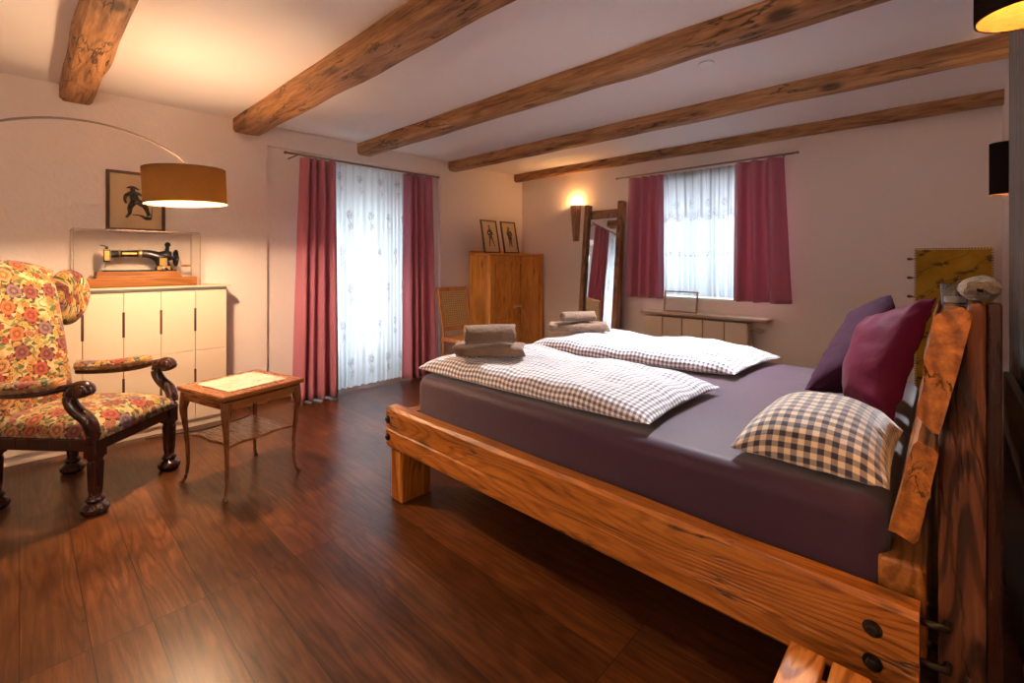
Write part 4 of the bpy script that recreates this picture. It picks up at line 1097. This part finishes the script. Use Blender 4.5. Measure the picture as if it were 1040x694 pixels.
# second studded panel stored behind headboard
SP = thing('studded_panel', 'narrow dark studded panel stored upright between headboard and wall', 'panel', (.178, 2.35, 0))
MB().box(-.012, .012, -.42, .42, 0, .80).build('board', M_frame, SP, .003)
st = MB()
for i in range(44): st.lathe([(.0055, 0), (.005, .003), (.0002, .0052)], 8, T(-.006, -.4205, .02+i*.0177)@R(PI/2, 'X'))
st.build('stud_border', M_shelf, SP)

# ------------------------------------------------------------------ lamps
LX, LY, LZ, LR = -3.26, .665, 1.69, .205
AL = thing('arc_floor_lamp', 'tall arc floor lamp with dark brown drum shade over the armchair', 'floor lamp', (-3.604, -.558, 0))
bx_, by_ = -3.604, -.558
dv = Vector((bx_-LX, by_-LY, 0)); Ltot = dv.length; dn = dv.normalized()
MB().lathe([(.16, 0), (.165, .006), (.165, .03), (.155, .038), (.02, .04)], 32).build('base', M_rod, AL)
MB().tube([(0, 0, .038), (0, 0, 1.24)], .012, 12).build('pole', M_steel, AL)
pts = []
for i in range(41):
    a = PI*i/40*.80   # angle from the base side over the top
    s_ = Ltot-(Ltot-.49)*(1-math.cos(a)) if False else .49+.78*math.cos(a); z = 1.235+.775*math.sin(a)
    if s_ < 0: break
    p = Vector((LX, LY, 0))+dn*s_; pts.append((p.x-bx_, p.y-by_, z))
pts.append((LX-bx_, LY-by_, 1.825)); pts.append((LX-bx_+.004, LY-by_+.006, 1.775))
MB().tube(pts, [.0085-.004*i/len(pts) for i in range(len(pts))], 10).build('arc', M_rod, AL)
Ms = T(LX-bx_, LY-by_, LZ)@R(math.radians(2.5), 'X')
def drum(r, h, n=56):
    vs = []; fs = []
    for z in (-h/2, h/2):
        for k in range(n): vs.append((r*math.cos(2*PI*k/n), r*math.sin(2*PI*k/n), z))
    for k in range(n): fs.append((k, (k+1) % n, n+(k+1) % n, n+k))
    return MB().add(vs, fs, smooth=True)
def place(mb, M):
    mb.v = [M@v for v in mb.v]; return mb
sh = place(drum(LR, .205), Ms).build('lamp_shade', M_shade, AL)
place(drum(LR-.004, .203), Ms).build('shade_lining', M_shadein, sh)
place(MB().add([(0, 0, 0)]+[((LR-.006)*math.cos(2*PI*k/48), (LR-.006)*math.sin(2*PI*k/48), 0) for k in range(48)], [(0, k+1, (k+1) % 48+1) for k in range(48)]), Ms@T(0, 0, .096)).build('added_diffuser', M_diff, sh)  # disc added in the shade to soften the hot spot on the ceiling
m = MB(); 
for k in range(3):
    a = 2*PI*k/3; m.tube([(0, 0, .085), ((LR-.006)*math.cos(a), (LR-.006)*math.sin(a), .09)], .002, 6)
m.lathe([(.016, .03), (.018, .085), (.006, .09)], 12); place(m, Ms).build('lamp_holder', M_steel, AL)
place(MB().lathe([(.004, -.055), (.022, -.042), (.030, -.015), (.022, .012), (.014, .03)], 16), Ms).build('bulb', M_bulb, AL)

def bed_lamp(label, x, y, z0, r, h, wx):
    L = thing('bedside_wall_lamp', label, 'wall lamp', (x, y, z0), 0, 'bedside wall lamps')
    s1 = drum(r, h, 36); place(s1, T(0, 0, h/2)).build('lamp_shade', M_shadeblk, L)
    place(drum(r-.003, h-.002, 36), T(0, 0, h/2)).build('shade_lining', M_shadeor, L)
    MB().tube([(0, 0, h*.62), (wx-x-.012, 0, h*.62)], .006, 8).box(wx-x-.014, wx-x-.001, -.03, .03, h*.62-.045, h*.62+.045).build('bracket', M_iron, L, .001)
    MB().lathe([(.004, h*.32), (.015, h*.36), (.018, h*.46), (.012, h*.58), (.010, h*.66)], 14).build('bulb', M_bulb, L)
    return L
bed_lamp('black cylinder wall lamp over the near side of the bed, cut by the frame', .098, 1.125, 1.653, .066, .27, .205)
bed_lamp('black cylinder wall lamp beyond the grey boarding near the gold screen', .218, 3.60, 1.610, .056, .275, XR)

def plight(name, loc, power, col, rad):
    l = bpy.data.lights.new(name, 'POINT'); l.energy = power; l.color = col; l.shadow_soft_size = rad
    o = bpy.data.objects.new(name, l); COL.objects.link(o); o.location = loc; return o
WARM = (1., .56, .24)
plight('arc_lamp_light', (LX, LY, LZ-.03), 52., (1., .66, .40), .045)
plight('torch_light', (-3.46, YW-.048, 1.985), 2.3, (1., .50, .16), .02)
plight('near_lamp_light', (.098, 1.125, 1.765), 22., (1., .46, .14), .02)
plight('far_lamp_light', (.218, 3.60, 1.72), 4.5, WARM, .02)

# spotlight in the ceiling
SPT = thing('ceiling_spotlight', 'small white recessed spotlight in the ceiling between two beams', 'spotlight', (-1.07, 2.86, ZC))
MB().lathe([(.030, .0), (.044, -.001), (.046, -.006), (.040, -.009), (.031, -.006)], 28).build('rim', M_white, SPT)
MB().lathe([(.0005, -.0035), (.030, -.003)], 24).build('lens', emis('spot_lens', (1., .96, .9), 1.6), SPT)

sl = bpy.data.lights.new('ceiling_spot_light', 'SPOT'); sl.energy = 140; sl.color = (.94, .95, 1.); sl.spot_size = 1.75; sl.spot_blend = 1.; sl.shadow_soft_size = .12
so = bpy.data.objects.new('ceiling_spot_light', sl); COL.objects.link(so); so.location = (-1.07, 2.86, ZC-.02); so.rotation_euler = Vector((-.12, -.62, -1.75)).to_track_quat('-Z', 'Y').to_euler()
# unseen hanging globe, added behind the camera as fill light for the room
PD = thing('added_fill_lamp', 'glowing white globe added as fill light, hanging unseen behind the camera', 'fill lamp', (-1.0, -1.2, ZC))
MB().lathe([(.001, -.03), (.05, -.03), (.055, 0), (.001, 0)], 24).tube([(0, 0, -.02), (0, 0, -.80)], .005, 8).build('canopy', M_white, PD)
t = NT('fill_glow'); t.surf(t.n('Emission', {0: (1., .80, .62, 1), 1: 10.}))
MB().lathe([(.02, -.79)]+[(max(.002, .15*math.sin(PI*i/16)), -.95+.15*math.cos(PI*i/16)) for i in range(2, 17)], 28).build('globe', t.m, PD)
plight('fill_lamp_light', (-1.0, -1.2, ZC-.95), 195., (1., .86, .76), .15)

# cable on floor by the sideboard
o = MB().tube(spline([(-4.10, .60, .006), (-4.06, .78, .006), (-4.02, .93, .006), (-4.05, 1.10, .006), (-4.14, 1.28, .006), (-4.36, 1.34, .006)], 8), .0045, 8).build('power_cable', M_rubber)
tag(o, 'black power cable lying on the floor by the sideboard', 'cable')

# ------------------------------------------------------------------ daylight
wd = bpy.data.worlds.new('sky'); scene.world = wd; wd.use_nodes = True
nt = wd.node_tree; nt.nodes.clear()
out = nt.nodes.new('ShaderNodeOutputWorld'); bg = nt.nodes.new('ShaderNodeBackground')
bg.inputs[0].default_value = (.80, .90, 1., 1); bg.inputs[1].default_value = 2.9
nt.links.new(bg.outputs[0], out.inputs[0])
def portal(name, loc, rot, sx, sy):
    l = bpy.data.lights.new(name, 'AREA'); l.shape = 'RECTANGLE'; l.size = sx; l.size_y = sy; l.cycles.is_portal = True
    o = bpy.data.objects.new(name, l); COL.objects.link(o); o.location = loc; o.rotation_euler = rot
portal('door_portal', (XO-.02, (DY0+DY1)/2, DZ/2), (0, -PI/2, 0), DZ, DY1-DY0)
portal('window_portal', ((WX0+WX1)/2, YO+.02, (WZ0+WZ1)/2), (-PI/2, 0, 0), WX1-WX0, WZ1-WZ0)

# ------------------------------------------------------------------ camera and colour
F = 470.; cd = bpy.data.cameras.new('camera'); cd.sensor_fit = 'HORIZONTAL'; cd.sensor_width = 36; cd.lens = F/1040*36
cd.shift_y = -(347-266)/1040; cd.clip_start = .02
cam = bpy.data.objects.new('camera', cd); COL.objects.link(cam); cam.location = (0, 0, 1.25)
cam.rotation_euler = (PI/2, 0, math.atan2(F, 499.))
scene.camera = cam
vs_ = scene.view_settings; vs_.view_transform = 'Standard'; vs_.look = 'None'; vs_.exposure = 2.1; vs_.gamma = 1.; vs_.use_curve_mapping = False
try:
    scene.cycles.use_denoising = True; scene.cycles.denoiser = 'OPENIMAGEDENOISE'
    scene.cycles.max_bounces = 10; scene.cycles.diffuse_bounces = 6; scene.cycles.transparent_max_bounces = 16
    scene.cycles.caustics_reflective = False; scene.cycles.caustics_refractive = False; scene.cycles.sample_clamp_indirect = 6.
except Exception: pass
